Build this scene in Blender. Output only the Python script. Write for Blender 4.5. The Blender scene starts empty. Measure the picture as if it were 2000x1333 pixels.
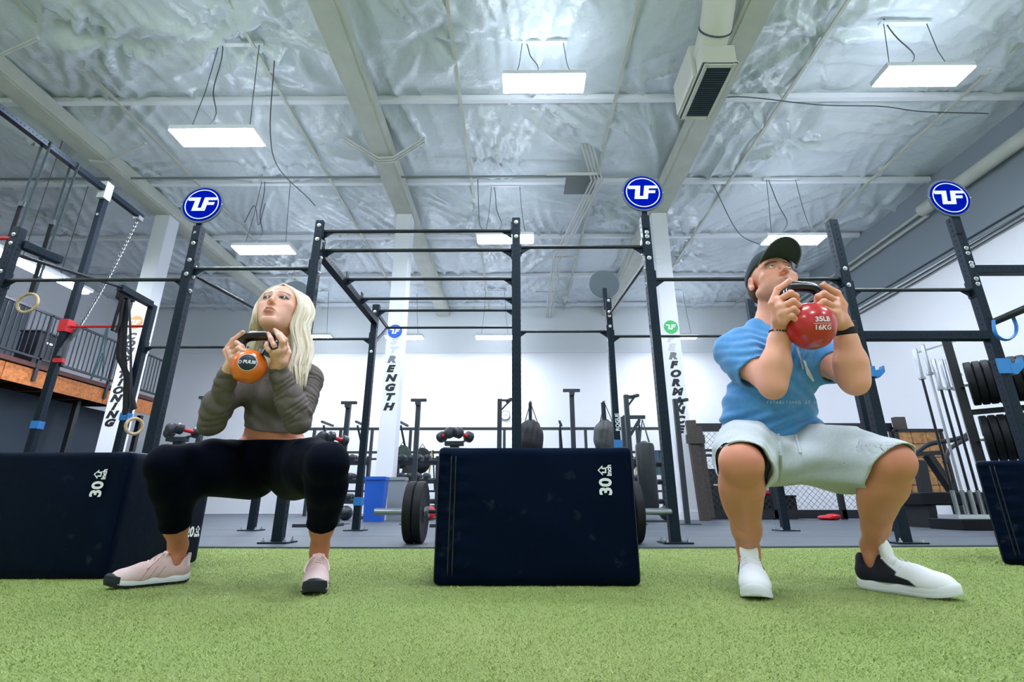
import bpy, bmesh, math, random
import numpy as np
from mathutils import Vector, Matrix
random.seed(7); rng = np.random.default_rng(7)
scene = bpy.context.scene
COL = scene.collection
R = math.radians
# ---------------------------------------------------------------- camera, world, exposure
CAM_H, PITCH, YAW, FPX = 0.29, 18.2, 0.45, 972.0
cam_data = bpy.data.cameras.new('camera'); cam = bpy.data.objects.new('camera', cam_data); COL.objects.link(cam)
cam_data.sensor_width = 36.0; cam_data.lens = 36.0 * FPX / 2000.0; cam_data.clip_start = 0.02; cam_data.clip_end = 200
cam.location = (0, 0, CAM_H); cam.rotation_euler = (R(90 + PITCH), 0, R(YAW))
scene.camera = cam
world = bpy.data.worlds.new('world'); scene.world = world; world.use_nodes = True
world.node_tree.nodes['Background'].inputs[0].default_value = (0.55, 0.65, 0.8, 1)
world.node_tree.nodes['Background'].inputs[1].default_value = 0.05
LAMP = 90.0
vs = scene.view_settings
vs.view_transform = 'Standard'; vs.look = 'None'; vs.gamma = 1.0; vs.use_curve_mapping = False; vs.exposure = 0.42

# ---------------------------------------------------------------- pixel -> point at a known distance
_p, _y = R(PITCH), R(YAW)
_fw = np.array([-math.sin(_y) * math.cos(_p), math.cos(_y) * math.cos(_p), math.sin(_p)])
_rt = np.array([math.cos(_y), math.sin(_y), 0.0]); _up = np.cross(_rt, _fw)
def P(px, py, Y=None, X=None, Z=None):
    d = _fw + _rt * ((px - 1000) / FPX) - _up * ((py - 666.5) / FPX)
    t = Y / d[1] if Y is not None else X / d[0] if X is not None else (Z - CAM_H) / d[2]
    return (float(d[0] * t), float(d[1] * t), float(CAM_H + d[2] * t))

# ---------------------------------------------------------------- materials
def lin(c):
    return tuple(((v / 255) / 12.92 if v / 255 <= 0.04045 else ((v / 255 + 0.055) / 1.055) ** 2.4) for v in c)
MATS = {}
def mat(name, rgb, rough=0.6, metal=0.0, noise=None, bump=None, spec=0.5, emit=None, sheen=0.0, sss=0.0, coat=0.0, tint=None):
    m = bpy.data.materials.new(name); m.use_nodes = True; MATS[name] = m
    nt = m.node_tree; b = nt.nodes['Principled BSDF']; L = nt.links
    c = lin(rgb) + (1,)
    b.inputs['Base Color'].default_value = c
    b.inputs['Roughness'].default_value = rough; b.inputs['Metallic'].default_value = metal
    b.inputs['Specular IOR Level'].default_value = spec
    if tint: b.inputs['Specular Tint'].default_value = tint + (1,)
    if sheen: b.inputs['Sheen Weight'].default_value = sheen
    if coat: b.inputs['Coat Weight'].default_value = coat; b.inputs['Coat Roughness'].default_value = 0.1
    if sss:
        b.inputs['Subsurface Weight'].default_value = sss; b.inputs['Subsurface Radius'].default_value = (0.012, 0.005, 0.003); b.inputs['Subsurface Scale'].default_value = 1.0
    if emit:
        b.inputs['Emission Color'].default_value = lin(emit[0]) + (1,); b.inputs['Emission Strength'].default_value = emit[1]
    tc = None
    if noise or bump:
        tc = nt.nodes.new('ShaderNodeTexCoord')
    if noise:                                   # (scale, second colour, contrast)
        n = nt.nodes.new('ShaderNodeTexNoise'); n.inputs['Scale'].default_value = noise[0]; n.inputs['Detail'].default_value = 6
        L.new(tc.outputs['Object'], n.inputs['Vector'])
        r = nt.nodes.new('ShaderNodeValToRGB'); w = noise[2] if len(noise) > 2 else 0.2
        r.color_ramp.elements[0].position = 0.5 - w; r.color_ramp.elements[1].position = 0.5 + w
        r.color_ramp.elements[0].color = lin(noise[1]) + (1,); r.color_ramp.elements[1].color = c
        L.new(n.outputs['Fac'], r.inputs['Fac']); L.new(r.outputs['Color'], b.inputs['Base Color'])
    if bump:                                    # (scale, strength, distance)
        n2 = nt.nodes.new('ShaderNodeTexNoise'); n2.inputs['Scale'].default_value = bump[0]; n2.inputs['Detail'].default_value = 5
        L.new(tc.outputs['Object'], n2.inputs['Vector'])
        bp = nt.nodes.new('ShaderNodeBump'); bp.inputs['Strength'].default_value = bump[1]; bp.inputs['Distance'].default_value = bump[2] if len(bump) > 2 else 0.01
        L.new(n2.outputs['Fac'], bp.inputs['Height']); L.new(bp.outputs['Normal'], b.inputs['Normal'])
    return m
def vcol(m, attr='col'):                        # base colour from a colour attribute (real colour areas of one continuous skin)
    nt = m.node_tree; a = nt.nodes.new('ShaderNodeAttribute'); a.attribute_name = attr
    nt.links.new(a.outputs['Color'], nt.nodes['Principled BSDF'].inputs['Base Color']); return m

STEEL = mat('black_steel', (18, 28, 40), 0.45, 0.0, noise=(40, (12, 21, 31)), spec=0.30, tint=(.6, .8, 1.0))
STEELB = mat('black_bar', (12, 16, 24), 0.38, 0.0, noise=(9, (44, 50, 58), 0.35), spec=0.4)
HOLE = mat('bolt_hole_black', (3, 5, 10), 0.9)
ZINC = mat('zinc_bolt', (215, 218, 222), 0.28, 0.9)
CHROME = mat('chrome', (165, 170, 176), 0.28, 1.0)
WHITE = mat('white_paint', (232, 234, 240), 0.6)
WALLM = mat('wall_paint', (233, 235, 240), 0.75, bump=(60, 0.05))
CREAM = mat('girder_paint', (200, 203, 192), 0.6, noise=(3, (186, 190, 178)))
BLUE = mat('sign_blue', (0, 22, 158), 0.6, spec=0.0)
BLACKP = mat('black_plastic', (12, 16, 26), 0.45)
RUBBER = mat('black_rubber', (10, 14, 22), 0.6, noise=(30, (6, 9, 16)), spec=0.3)
REDP = mat('red_paint', (200, 28, 40), 0.4)
BLUEJ = mat('blue_plastic', (34, 120, 190), 0.4)
LETTER = mat('black_lettering', (14, 16, 22), 0.6)
WHITEP = mat('white_print', (235, 238, 242), 0.6)
WOODR = mat('ring_wood', (200, 176, 138), 0.45, noise=(25, (176, 148, 108)))
NYLON = mat('black_nylon', (12, 14, 24), 0.8)
GREYT = mat('grey_trim', (70, 82, 92), 0.5)

# ---------------------------------------------------------------- mesh builder
def frame(d, up=(0, 0, 1)):
    z = Vector(d).normalized(); u = Vector(up)
    if abs(z.dot(u)) > 0.98: u = Vector((0, 1, 0)) if abs(z.y) < 0.9 else Vector((1, 0, 0))
    x = u.cross(z).normalized(); y = z.cross(x).normalized()
    return x, y, z
class MB:
    def __init__(s): s.v = []; s.f = []; s.m = []
    def add(s, vs_, fs, mi=0):
        o = len(s.v); s.v += [tuple(p) for p in vs_]; s.f += [tuple(i + o for i in f) for f in fs]; s.m += [mi] * len(fs); return s
    def box(s, c, d, rz=0, mi=0, rx=0, ry=0):
        M = Matrix.Translation(c) @ Matrix.Rotation(rz, 4, 'Z') @ Matrix.Rotation(ry, 4, 'Y') @ Matrix.Rotation(rx, 4, 'X')
        vs_ = [M @ Vector((x * d[0] / 2, y * d[1] / 2, z * d[2] / 2)) for x in (-1, 1) for y in (-1, 1) for z in (-1, 1)]
        return s.add(vs_, [(0, 1, 3, 2), (4, 6, 7, 5), (0, 4, 5, 1), (2, 3, 7, 6), (0, 2, 6, 4), (1, 5, 7, 3)], mi)
    def bar(s, a, b, w, h, up=(0, 0, 1), mi=0):
        x, y, z = frame(Vector(b) - Vector(a), up); a = Vector(a); b = Vector(b)
        vs_ = [p + x * (i * w / 2) + y * (j * h / 2) for p in (a, b) for i, j in ((-1, -1), (1, -1), (1, 1), (-1, 1))]
        return s.add(vs_, [(3, 2, 1, 0), (4, 5, 6, 7), (0, 1, 5, 4), (1, 2, 6, 5), (2, 3, 7, 6), (3, 0, 4, 7)], mi)
    def tube(s, pts, r, seg=8, closed=False, mi=0, flat=1.0, up=(0, 0, 1)):
        pts = [Vector(p) for p in pts]; n = len(pts); rr = r if isinstance(r, (list, tuple)) else [r] * n
        x = None; vs_ = []
        for i, p in enumerate(pts):
            d = (pts[(i + 1) % n] - pts[i - 1]) if (closed or 0 < i < n - 1) else (pts[1] - pts[0] if i == 0 else pts[-1] - pts[-2])
            d = d.normalized() if d.length > 1e-9 else Vector((0, 0, 1))
            if x is None: x, y, _ = frame(d, up)
            else:
                x = (x - d * x.dot(d)).normalized(); y = d.cross(x)
            vs_ += [p + (x * math.cos(2 * math.pi * k / seg) + y * (flat * math.sin(2 * math.pi * k / seg))) * rr[i] for k in range(seg)]
        fs = []
        for i in range(n if closed else n - 1):
            j = (i + 1) % n
            fs += [(i * seg + k, i * seg + (k + 1) % seg, j * seg + (k + 1) % seg, j * seg + k) for k in range(seg)]
        if not closed: fs += [tuple(range(seg - 1, -1, -1)), tuple((n - 1) * seg + k for k in range(seg))]
        return s.add(vs_, fs, mi)
    def lathe(s, prof, o, axis=(0, 0, 1), seg=20, mi=0, up=(0, 0, 1)):      # prof: (radius, height)
        x, y, z = frame(axis, up); o = Vector(o); vs_ = []
        for r, h in prof:
            vs_ += [o + z * h + (x * math.cos(2 * math.pi * k / seg) + y * math.sin(2 * math.pi * k / seg)) * max(r, 1e-4) for k in range(seg)]
        fs = [(i * seg + k, i * seg + (k + 1) % seg, (i + 1) * seg + (k + 1) % seg, (i + 1) * seg + k) for i in range(len(prof) - 1) for k in range(seg)]
        fs += [tuple(range(seg - 1, -1, -1)), tuple((len(prof) - 1) * seg + k for k in range(seg))]
        return s.add(vs_, fs, mi)
    def cyl(s, a, b, r, seg=12, mi=0, r2=None):
        d = Vector(b) - Vector(a); return s.lathe([(r, 0), (r if r2 is None else r2, d.length)], a, d, seg, mi)
    def prism(s, poly, o, ux, uy, th, mi=0):    # polygon in the plane (ux,uy) at o, extruded along ux x uy
        o = Vector(o); ux = Vector(ux); uy = Vector(uy); n = ux.cross(uy).normalized() * th; k = len(poly)
        a = [o + ux * p[0] + uy * p[1] for p in poly]
        return s.add(a + [p + n for p in a], [tuple(range(k - 1, -1, -1)), tuple(range(k, 2 * k))] + [(i, (i + 1) % k, (i + 1) % k + k, i + k) for i in range(k)], mi)
    def ball(s, c, r, seg=16, rings=10, mi=0, sc=(1, 1, 1)):
        vs_ = []; c = Vector(c)
        for i in range(rings + 1):
            t = math.pi * i / rings
            for k in range(seg):
                a = 2 * math.pi * k / seg; vs_.append(c + Vector((r * sc[0] * math.sin(t) * math.cos(a), r * sc[1] * math.sin(t) * math.sin(a), r * sc[2] * math.cos(t))))
        return s.add(vs_, [(i * seg + k, (i + 1) * seg + k, (i + 1) * seg + (k + 1) % seg, i * seg + (k + 1) % seg) for i in range(rings) for k in range(seg)], mi)
    def build(s, name, m, parent=None, at=None, smooth=False, bevel=0.0, loc=None):
        o_ = Vector(origin_of(parent)) if parent else Vector(at) if at is not None else Vector((0, 0, 0))
        me = bpy.data.meshes.new(name); me.from_pydata([tuple(Vector(p) - o_) for p in s.v], [], s.f); me.validate()
        for mm in (m if isinstance(m, (list, tuple)) else [m]): me.materials.append(mm)
        if any(s.m) and len(me.polygons) == len(s.m): me.polygons.foreach_set('material_index', s.m)
        bm = bmesh.new(); bm.from_mesh(me); bmesh.ops.remove_doubles(bm, verts=bm.verts, dist=1e-6); bmesh.ops.recalc_face_normals(bm, faces=bm.faces); bm.to_mesh(me); bm.free()
        return link(name, me, parent, o_ if not parent else None, smooth, bevel)
def origin_of(o):
    t = Vector((0, 0, 0))
    while o is not None: t += o.location; o = o.parent
    return t
def link(name, me, parent=None, at=None, smooth=False, bevel=0.0):
    o = bpy.data.objects.new(name, me); COL.objects.link(o)
    if parent: o.parent = parent
    elif at is not None: o.location = at
    if smooth:
        me.polygons.foreach_set('use_smooth', [True] * len(me.polygons))
        if smooth != 'all': me.set_sharp_from_angle(angle=R(40))
    if bevel:
        b = o.modifiers.new('bevel', 'BEVEL'); b.width = bevel; b.segments = 3; b.limit_method = 'ANGLE'; b.angle_limit = R(40)
        me.polygons.foreach_set('use_smooth', [True] * len(me.polygons)); 
        b.harden_normals = True
    return o
def thing(name, label, cat, loc=(0, 0, 0), group=None):
    o = bpy.data.objects.new(name, None); COL.objects.link(o); o.location = loc; o.empty_display_size = 0.1
    return tag(o, label, cat, group)
def tag(o, label, cat, group=None):
    o['label'] = label; o['category'] = cat
    if group: o['group'] = group
    return o
def struct(o): o['kind'] = 'structure'; return o
def stuff(o): o['kind'] = 'stuff'; return o
def copy_tree(o, loc=None, parent=None):
    c = o.copy(); COL.objects.link(c)
    if parent: c.parent = parent
    if loc is not None: c.location = loc
    for ch in list(o.children): copy_tree(ch, None, c)
    return c
def part_copy(o, parent, off=None):              # same mesh again as a part of parent (off: translation)
    c = bpy.data.objects.new(o.name.split('.')[0], o.data); COL.objects.link(c); c.parent = parent
    if off is not None: c.location = off
    return c
_txt = {}
def text_mesh(s, size, shear=0.0, bold=0.0, depth=0.001, align='CENTER'):
    k = (s, size, shear, bold, align)
    if k not in _txt:
        cu = bpy.data.curves.new('t', 'FONT'); cu.body = s; cu.size = size; cu.shear = shear; cu.offset = bold; cu.extrude = depth; cu.align_x = align; cu.align_y = 'CENTER'; cu.resolution_u = 3
        ob = bpy.data.objects.new('t', cu); COL.objects.link(ob); dg = bpy.context.evaluated_depsgraph_get()
        me = bpy.data.meshes.new_from_object(ob.evaluated_get(dg)); bpy.data.objects.remove(ob); bpy.data.curves.remove(cu)
        _txt[k] = ([tuple(v.co) for v in me.vertices], [tuple(p.vertices) for p in me.polygons]); bpy.data.meshes.remove(me)
    return _txt[k]
def add_text(mb, s, o, ux, uy, size, shear=0.0, bold=0.0, depth=0.001, align='CENTER', mi=0, warp=None):
    v, f = text_mesh(s, size, shear, bold, depth, align); o = Vector(o); ux = Vector(ux).normalized(); uy = Vector(uy).normalized(); n = ux.cross(uy)
    pts = [o + ux * a + uy * b + n * c for a, b, c in v]
    if warp: pts = [warp(p) for p in pts]
    mb.add(pts, f, mi)
def smooth_pts(pts, n=4):                          # Catmull-Rom
    p = [np.array(q, float) for q in pts]; p = [2 * p[0] - p[1]] + p + [2 * p[-1] - p[-2]]; out = []
    for i in range(1, len(p) - 2):
        for k in range(n):
            t = k / n; out.append(.5 * (2 * p[i] + (p[i + 1] - p[i - 1]) * t + (2 * p[i - 1] - 5 * p[i] + 4 * p[i + 1] - p[i + 2]) * t * t + (3 * p[i] - p[i - 1] - 3 * p[i + 1] + p[i + 2]) * t ** 3))
    return out + [p[-2]]
# ================================================================ SETTING
CEIL, BACK, RIGHT, LEFT, FRONT = 7.0, 16.4, 8.9, -13.6, -7.0
FZ = 0.012                                               # rubber mats lie a little above the slab the turf lies on
FLOORM = mat('rubber_floor', (84, 92, 102), 0.5, noise=(2.2, (68, 76, 86), 0.3), bump=(150, 0.25))
CONC = mat('concrete', (90, 92, 95), 0.8)
def turf_mat():
    m = mat('turf', (180, 192, 124), 0.75, noise=(1.3, (158, 182, 106), 0.3), bump=(420, 0.9, 0.01), spec=0.25)
    nt = m.node_tree; b = nt.nodes['Principled BSDF']; tc = [n for n in nt.nodes if n.type == 'TEX_COORD'][0]
    base = b.inputs['Base Color'].links[0].from_socket
    n = nt.nodes.new('ShaderNodeTexNoise'); n.inputs['Scale'].default_value = 260; n.inputs['Detail'].default_value = 3
    nt.links.new(tc.outputs['Object'], n.inputs['Vector'])
    mx = nt.nodes.new('ShaderNodeMix'); mx.data_type = 'RGBA'; mx.blend_type = 'MULTIPLY'; mx.inputs['Factor'].default_value = 0.85
    r = nt.nodes.new('ShaderNodeValToRGB'); r.color_ramp.elements[0].position = 0.36; r.color_ramp.elements[1].position = 0.64
    r.color_ramp.elements[0].color = (0.42, 0.5, 0.3, 1); r.color_ramp.elements[1].color = (1.25, 1.2, 1.2, 1)
    nt.links.new(n.outputs['Fac'], r.inputs['Fac']); nt.links.new(base, mx.inputs['A']); nt.links.new(r.outputs['Color'], mx.inputs['B'])
    nt.links.new(mx.outputs['Result'], b.inputs['Base Color']); return m
TURF = turf_mat()
def turf_edge(x): return 3.70 + max(0.0, x - 0.8) * 0.075 + max(0.0, -x - 1.5) * 0.03
# slab and rubber mats (separate mats meeting at thin joints)
struct(MB().box((-2.35, 4.7, -0.06), (22.5, 23.4, 0.08)).build('floor', CONC))
fl = bpy.data.objects['floor']
mb = MB(); xs = [LEFT, -1.5, 0.8, RIGHT]; n = len(xs)
mb.add([(x, turf_edge(x), z) for z in (FZ, -0.02) for x in xs] + [(x, 4.9, z) for z in (FZ, -0.02) for x in xs],
       [(i, i + 1, 2 * n + i + 1, 2 * n + i) for i in range(n - 1)] + [(n + i, n + i + 1, i + 1, i) for i in range(n - 1)])
mb.build('rubber_mat', FLOORM, fl)
y = 4.906
while y < BACK - 0.1:
    MB().box(((LEFT + RIGHT) / 2, min(y + 0.61, BACK - 0.61 + 0.6), FZ - 0.012), (RIGHT - LEFT, 1.214, 0.024)).build('rubber_mat', FLOORM, fl); y += 1.22
# turf carpet and its pile
mb = MB(); xs = [LEFT, -1.5, 0.8, RIGHT]; n = len(xs)
mb.add([(x, turf_edge(x) - 0.004, 0) for x in xs] + [(x, FRONT, 0) for x in xs], [(n + i, n + i + 1, i + 1, i) for i in range(n - 1)])
turf = struct(mb.build('turf_floor', TURF)); 
def turf_pile():
    N = 360000
    yy = 0.42 + 3.3 * rng.random(N) ** 1.5; xx = (rng.random(N) * 2 - 1) * (1.25 * yy + 1.3)
    keep = (yy < np.array([turf_edge(a) for a in xx]) - 0.01); xx = xx[keep]; yy = yy[keep]; N = len(xx)
    a = rng.random(N) * 6.283; h = 0.003 + 0.0045 * rng.random(N); w = 0.0005 + 0.0003 * rng.random(N) + 0.00035 * yy
    lean = 0.004 * rng.standard_normal((N, 2)); lean[:, 1] -= 0.003
    co = np.zeros((N, 3, 3), np.float32)
    co[:, 0, 0] = xx - w * np.cos(a); co[:, 0, 1] = yy - w * np.sin(a)
    co[:, 1, 0] = xx + w * np.cos(a); co[:, 1, 1] = yy + w * np.sin(a)
    co[:, 2, 0] = xx + lean[:, 0]; co[:, 2, 1] = yy + lean[:, 1]; co[:, 2, 2] = h
    me = bpy.data.meshes.new('turf_pile'); me.vertices.add(3 * N); me.vertices.foreach_set('co', co.ravel())
    me.loops.add(3 * N); me.loops.foreach_set('vertex_index', np.arange(3 * N, dtype=np.int32))
    me.polygons.add(N); me.polygons.foreach_set('loop_start', np.arange(0, 3 * N, 3, dtype=np.int32)); me.update(calc_edges=True)
    m = mat('turf_blade', (188, 202, 134), 0.7, noise=(1.3, (164, 188, 112), 0.3), spec=0.2); me.materials.append(m)
    stuff(tag(link('turf_pile', me), 'short green pile of the artificial turf floor', 'turf'))
turf_pile()
# walls
WB = struct(MB().box(((LEFT + RIGHT) / 2, BACK + 0.1, 3.5), (RIGHT - LEFT + 0.4, 0.2, 7.4)).build('wall_back', WALLM))
struct(MB().box((RIGHT + 0.1, 4.7, 3.5), (0.2, 23.8, 7.4)).build('wall_right', WALLM))
struct(MB().box((LEFT - 0.1, 4.7, 3.5), (0.2, 23.8, 7.4)).build('wall_left', WALLM))
struct(MB().box(((LEFT + RIGHT) / 2, FRONT - 0.1, 3.5), (RIGHT - LEFT + 0.4, 0.2, 7.4)).build('wall_front', WALLM))
UPW = mat('upper_wall_grey', (222, 227, 230), 0.7); UPR = mat('upper_wall_unlit', (142, 152, 160), 0.75)  # right upper wall: its unlit tone is put into the colour
zu = P(1000, 690, Y=BACK)[2]
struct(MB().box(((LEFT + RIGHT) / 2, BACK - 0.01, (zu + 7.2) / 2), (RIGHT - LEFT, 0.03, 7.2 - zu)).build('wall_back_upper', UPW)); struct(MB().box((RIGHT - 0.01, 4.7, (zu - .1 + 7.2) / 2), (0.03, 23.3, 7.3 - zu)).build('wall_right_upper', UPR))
# ceiling: wrinkled white plastic vapour barrier sagging between purlins
PURL = [6.8 + 2.3 * k for k in range(-6, 5)]
def ceiling():
    nx, ny = 380, 400
    X, Y = np.meshgrid(np.linspace(LEFT - 0.1, RIGHT + 0.1, nx), np.linspace(FRONT - 0.1, BACK + 0.1, ny))
    u = ((Y - 6.8) / 2.3) % 1.0
    Z = CEIL - 0.10 * np.sin(np.pi * u) ** 0.6 - 0.05 * np.sin(np.pi * u) * np.sin(X * 1.3 + 2 * np.floor((Y - 6.8) / 2.3))
    g = np.random.default_rng(3)
    for k in range(240):                                   # parallel stretch creases
        cx, cy = g.uniform(LEFT, RIGHT), g.uniform(1.5, BACK); t = g.normal(math.pi / 2, 0.7) + 0.0; wl = g.uniform(0.16, 0.45); a = g.uniform(0.025, 0.085)
        dx, dy = X - cx, Y - cy; l = dx * math.cos(t) + dy * math.sin(t); w = -dx * math.sin(t) + dy * math.cos(t)
        e = np.exp(-(l / 1.1) ** 2 - (w / 0.5) ** 2)
        Z -= a * e * (1 - np.abs(np.sin(np.pi * (w + 0.06 * np.sin(l * 2)) / wl))) ** 3 * 1.8
    for k in range(90):                                    # star creases round the pinned points
        cx = g.uniform(LEFT, RIGHT); cy = PURL[g.integers(3, len(PURL))] + g.choice([0, 1.1]); dx, dy = X - cx, Y - cy
        r = np.hypot(dx, dy) + 1e-6; th = np.arctan2(dy, dx); n = g.integers(5, 9); ph = g.uniform(0, 6)
        Z -= g.uniform(0.08, 0.18) * np.exp(-(r / 0.9) ** 2) * np.minimum(1, r / 0.25) * (1 - np.abs(np.sin(n * th / 2 * 1.0 + ph + 0.5 * np.sin(3 * th)))) ** 2
        Z += 0.05 * np.exp(-(r / 0.35) ** 2)
    co = np.stack([X, Y, Z], -1).reshape(-1, 3).astype(np.float32)
    i = np.arange(nx * ny).reshape(ny, nx); q = np.stack([i[:-1, :-1], i[1:, :-1], i[1:, 1:], i[:-1, 1:]], -1).reshape(-1, 4)
    me = bpy.data.meshes.new('ceiling'); me.from_pydata(co.tolist(), [], q.tolist())
    m = mat('ceiling_plastic', (218, 226, 230), 0.28, noise=(1.1, (206, 215, 221), 0.3), bump=(2.2, 0.5, 0.12), spec=0.7); me.materials.append(m)
    struct(link('ceiling', me, smooth='all'))
ceiling()
struct(MB().box((-2.35, 4.7, 7.45), (22.9, 23.8, 0.1)).build('roof', CONC))
ntrim = [0]
def trim(mb, m=CREAM, **k):
    ntrim[0] += 1; return struct(mb.build('trim_%d' % ntrim[0], m, **k))
for y in PURL[4:]:
    trim(MB().box((-2.35, y, CEIL - 0.11), (22.4, 0.09, 0.10)), WHITE)
for (px, py) in ((26, 0), (475, 60), (872, 0), (1250, 0), (1575, 130), (1905, 170)):       # strapping along the roof
    x = P(px, py, Z=6.8)[0]
    trim(MB().box((x, 4.7, 6.835), (0.05, 23.2, 0.03)))
# girders over the columns (box beams) and the boxed white columns
for x in (-8.05, -2.53, 3.25):
    trim(MB().box((x, 4.7, 6.72), (0.42, 23.3, 0.26)), bevel=0.02)
    trim(MB().box((x, 4.7, 6.60), (0.30, 23.25, 0.05)))
LOGO = [(-.73, .37), (-.10, .37), (-.17, -.20), (0, -.20), (.09, .37), (.71, .37), (.68, .22), (.29, .22), (.275, .11), (.60, .11), (.57, -.04), (.25, -.04), (.20, -.36), (-.43, -.36), (-.35, .19), (-.66, .19)]
ORANGE = mat('logo_orange', (240, 140, 60), 0.6); GREEN = mat('logo_green', (70, 190, 110), 0.6); LBLUE = mat('logo_blue', (30, 95, 205), 0.6)
CY = 10.0; FADE1 = mat('worn_lettering', (206, 208, 212), .7); FADE2 = mat('half_worn_lettering', (120, 124, 130), .7)
for name, x, word, lm, ytop, ybot, ylogo in (('conditioning', -8.05, 'CONDITIONING', ORANGE, 655, 825, 628), ('strength', -2.53, 'STRENGTH', LBLUE, 0, 0, 646), ('performance', 3.25, 'PERFORMANCE', GREEN, 0, 0, 640)):
    c = thing('column', {'c': 'white boxed column lettered CONDITIONING beside the mezzanine', 's': 'white boxed column lettered STRENGTH behind the monkey bars', 'p': 'white boxed column lettered PERFORMANCE left of the man'}[name[0]], 'column', (x, CY, 0), 'lettered white columns')
    MB().box((x, CY, 3.3), (0.34, 0.34, 6.56)).build('shaft', WHITE, c, bevel=0.015)
    MB().box((x, CY, 0.09), (0.38, 0.38, 0.15)).build('base_trim', WHITE, c)
    yf = CY - 0.172
    zl = P(1000, {'c': 628, 's': 647, 'p': 640}[name[0]], Y=yf)[2]
    mb = MB(); mb.lathe([(0.15, 0), (0.15, 0.002)], (x, yf, zl), (0, -1, 0), 24); mb.build('logo_disc', lm, c)
    MB().prism([(a * 0.15, b * 0.15) for a, b in LOGO], (x, yf - 0.003, zl), (1, 0, 0), (0, 0, 1), 0.002).build('logo', WHITEP, c)
    z1 = P(1000, {'c': 656, 's': 667, 'p': 663}[name[0]], Y=yf)[2]; z0 = P(1000, {'c': 826, 's': 795, 'p': 840}[name[0]], Y=yf)[2]
    for i, ch in enumerate(word):
        z = z1 + (z0 - z1) * i / (len(word) - 1)
        t = MB(); add_text(t, ch, (x, yf, z), (1, 0, 0), (0, 0, 1), 0.19, shear=0.25, bold=0.014); xm = sum(p[0] for p in t.v) / len(t.v); t.v = [(x + (p[0] - xm) * 1.3, p[1], p[2]) for p in t.v]; t.build('letter', (FADE1 if i < 2 else FADE2) if name[0] != 'c' and i < 3 else LETTER, c)
# dark steel deck, OSB-edged mezzanine on the left
OSB = mat('osb_board', (206, 128, 66), 0.7, noise=(16, (150, 84, 38), 0.22), bump=(40, 0.3))
OSBL = mat('osb_pale', (196, 148, 96), 0.75, noise=(14, (140, 96, 56), 0.22), bump=(40, 0.3))
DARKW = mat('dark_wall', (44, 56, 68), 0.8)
TIMBER = mat('timber_brown', (86, 44, 36), 0.7, noise=(12, (66, 34, 28)))
RAIL = mat('rail_black', (18, 22, 30), 0.5)
MX = -9.75; MZ = 2.55; MY0, MY1 = 4.2, 13.3
mz = thing('mezzanine', 'raised wooden mezzanine with black railing along left wall', 'mezzanine', (MX, 8.5, 0))
MB().box(((MX + LEFT) / 2 - .02, (MY0 + MY1) / 2, MZ + 0.42), (MX - LEFT - .06, MY1 - MY0, 0.06)).build('deck', TIMBER, mz)
y = MY0
while y < MY1 - 0.05:
    e = min(y + 2.43, MY1); MB().box((MX, (y + e) / 2, MZ + 0.17), (0.03, e - y - 0.012, 0.34)).build('edge_board', OSB, mz); y += 2.44
MB().box((MX + 0.02, (MY0 + MY1) / 2, MZ + 0.41), (0.06, MY1 - MY0, 0.09)).build('edge_cap', TIMBER, mz)
for y in np.arange(MY0 + 0.02, MY1 + 0.1, 1.818): 
    MB().box((MX + 0.045, y, MZ + 0.32), (0.04, 0.07, 0.42)).build('post_bracket', RAIL, mz)
    MB().box((MX + 0.045, y, MZ + 0.98), (0.045, 0.05, 1.05)).build('railing_post', RAIL, mz)
for z in (MZ + 1.5, MZ + 0.56):
    MB().box((MX + 0.045, (MY0 + MY1) / 2, z), (0.045, MY1 - MY0, 0.045)).build('rail', RAIL, mz)
bal = MB().box((MX + 0.045, MY0 + 0.05, MZ + 1.03), (0.016, 0.016, 0.94)).build('baluster', RAIL, mz)
for k in range(1, int((MY1 - MY0) / 0.115)): part_copy(bal, mz, (0, 0.115 * k, 0))
for y in (MY0 + .1, 6.5, 8.9, 11.2, MY1 - .1):
    MB().box((MX - .3, y, (MZ + FZ) / 2), (0.1, 0.1, MZ - FZ)).build('support_post', RAIL, mz)
for y in np.arange(MY0 + .3, MY1, 0.9): MB().box(((MX + LEFT) / 2 - .03, y, MZ + 0.26), (MX - LEFT - .12, 0.05, 0.25)).build('joist', TIMBER, mz)
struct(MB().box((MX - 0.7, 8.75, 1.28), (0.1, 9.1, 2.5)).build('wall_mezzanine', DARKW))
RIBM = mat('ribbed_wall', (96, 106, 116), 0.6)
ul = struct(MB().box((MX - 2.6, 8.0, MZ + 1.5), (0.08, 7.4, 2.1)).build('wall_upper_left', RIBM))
rb = MB().box((MX - 2.545, 4.35, MZ + 1.5), (0.03, 0.05, 2.1)).build('rib', RIBM, ul)
for k in range(1, 48): part_copy(rb, ul, (0, 0.153 * k, 0))
for k, (yy, w, h, m, lab) in enumerate(((6.6, .5, .75, BLACKP, 'dark gear case standing on the mezzanine near the frame edge'), (8.1, .7, .55, RUBBER, 'low dark gear case on the mezzanine behind the rope tower'), (10.2, .5, .8, BLACKP, 'dark gear case on the mezzanine nearest the lettered column'))):
    g_ = thing('gear_case', lab, 'case', (MX - .6, yy, MZ + .45)); MB().box((MX - .6, yy, MZ + .455 + h / 2), (.45, w, h)).build('shell', m, g_, bevel=.03); MB().box((MX - .6, yy, MZ + .47 + h), (.47, w + .02, .04)).build('lid', m, g_, bevel=.01); MB().box((MX - .37, yy, MZ + .45 + h * .75), (.02, .14, .04)).build('latch', ZINC, g_)
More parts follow.
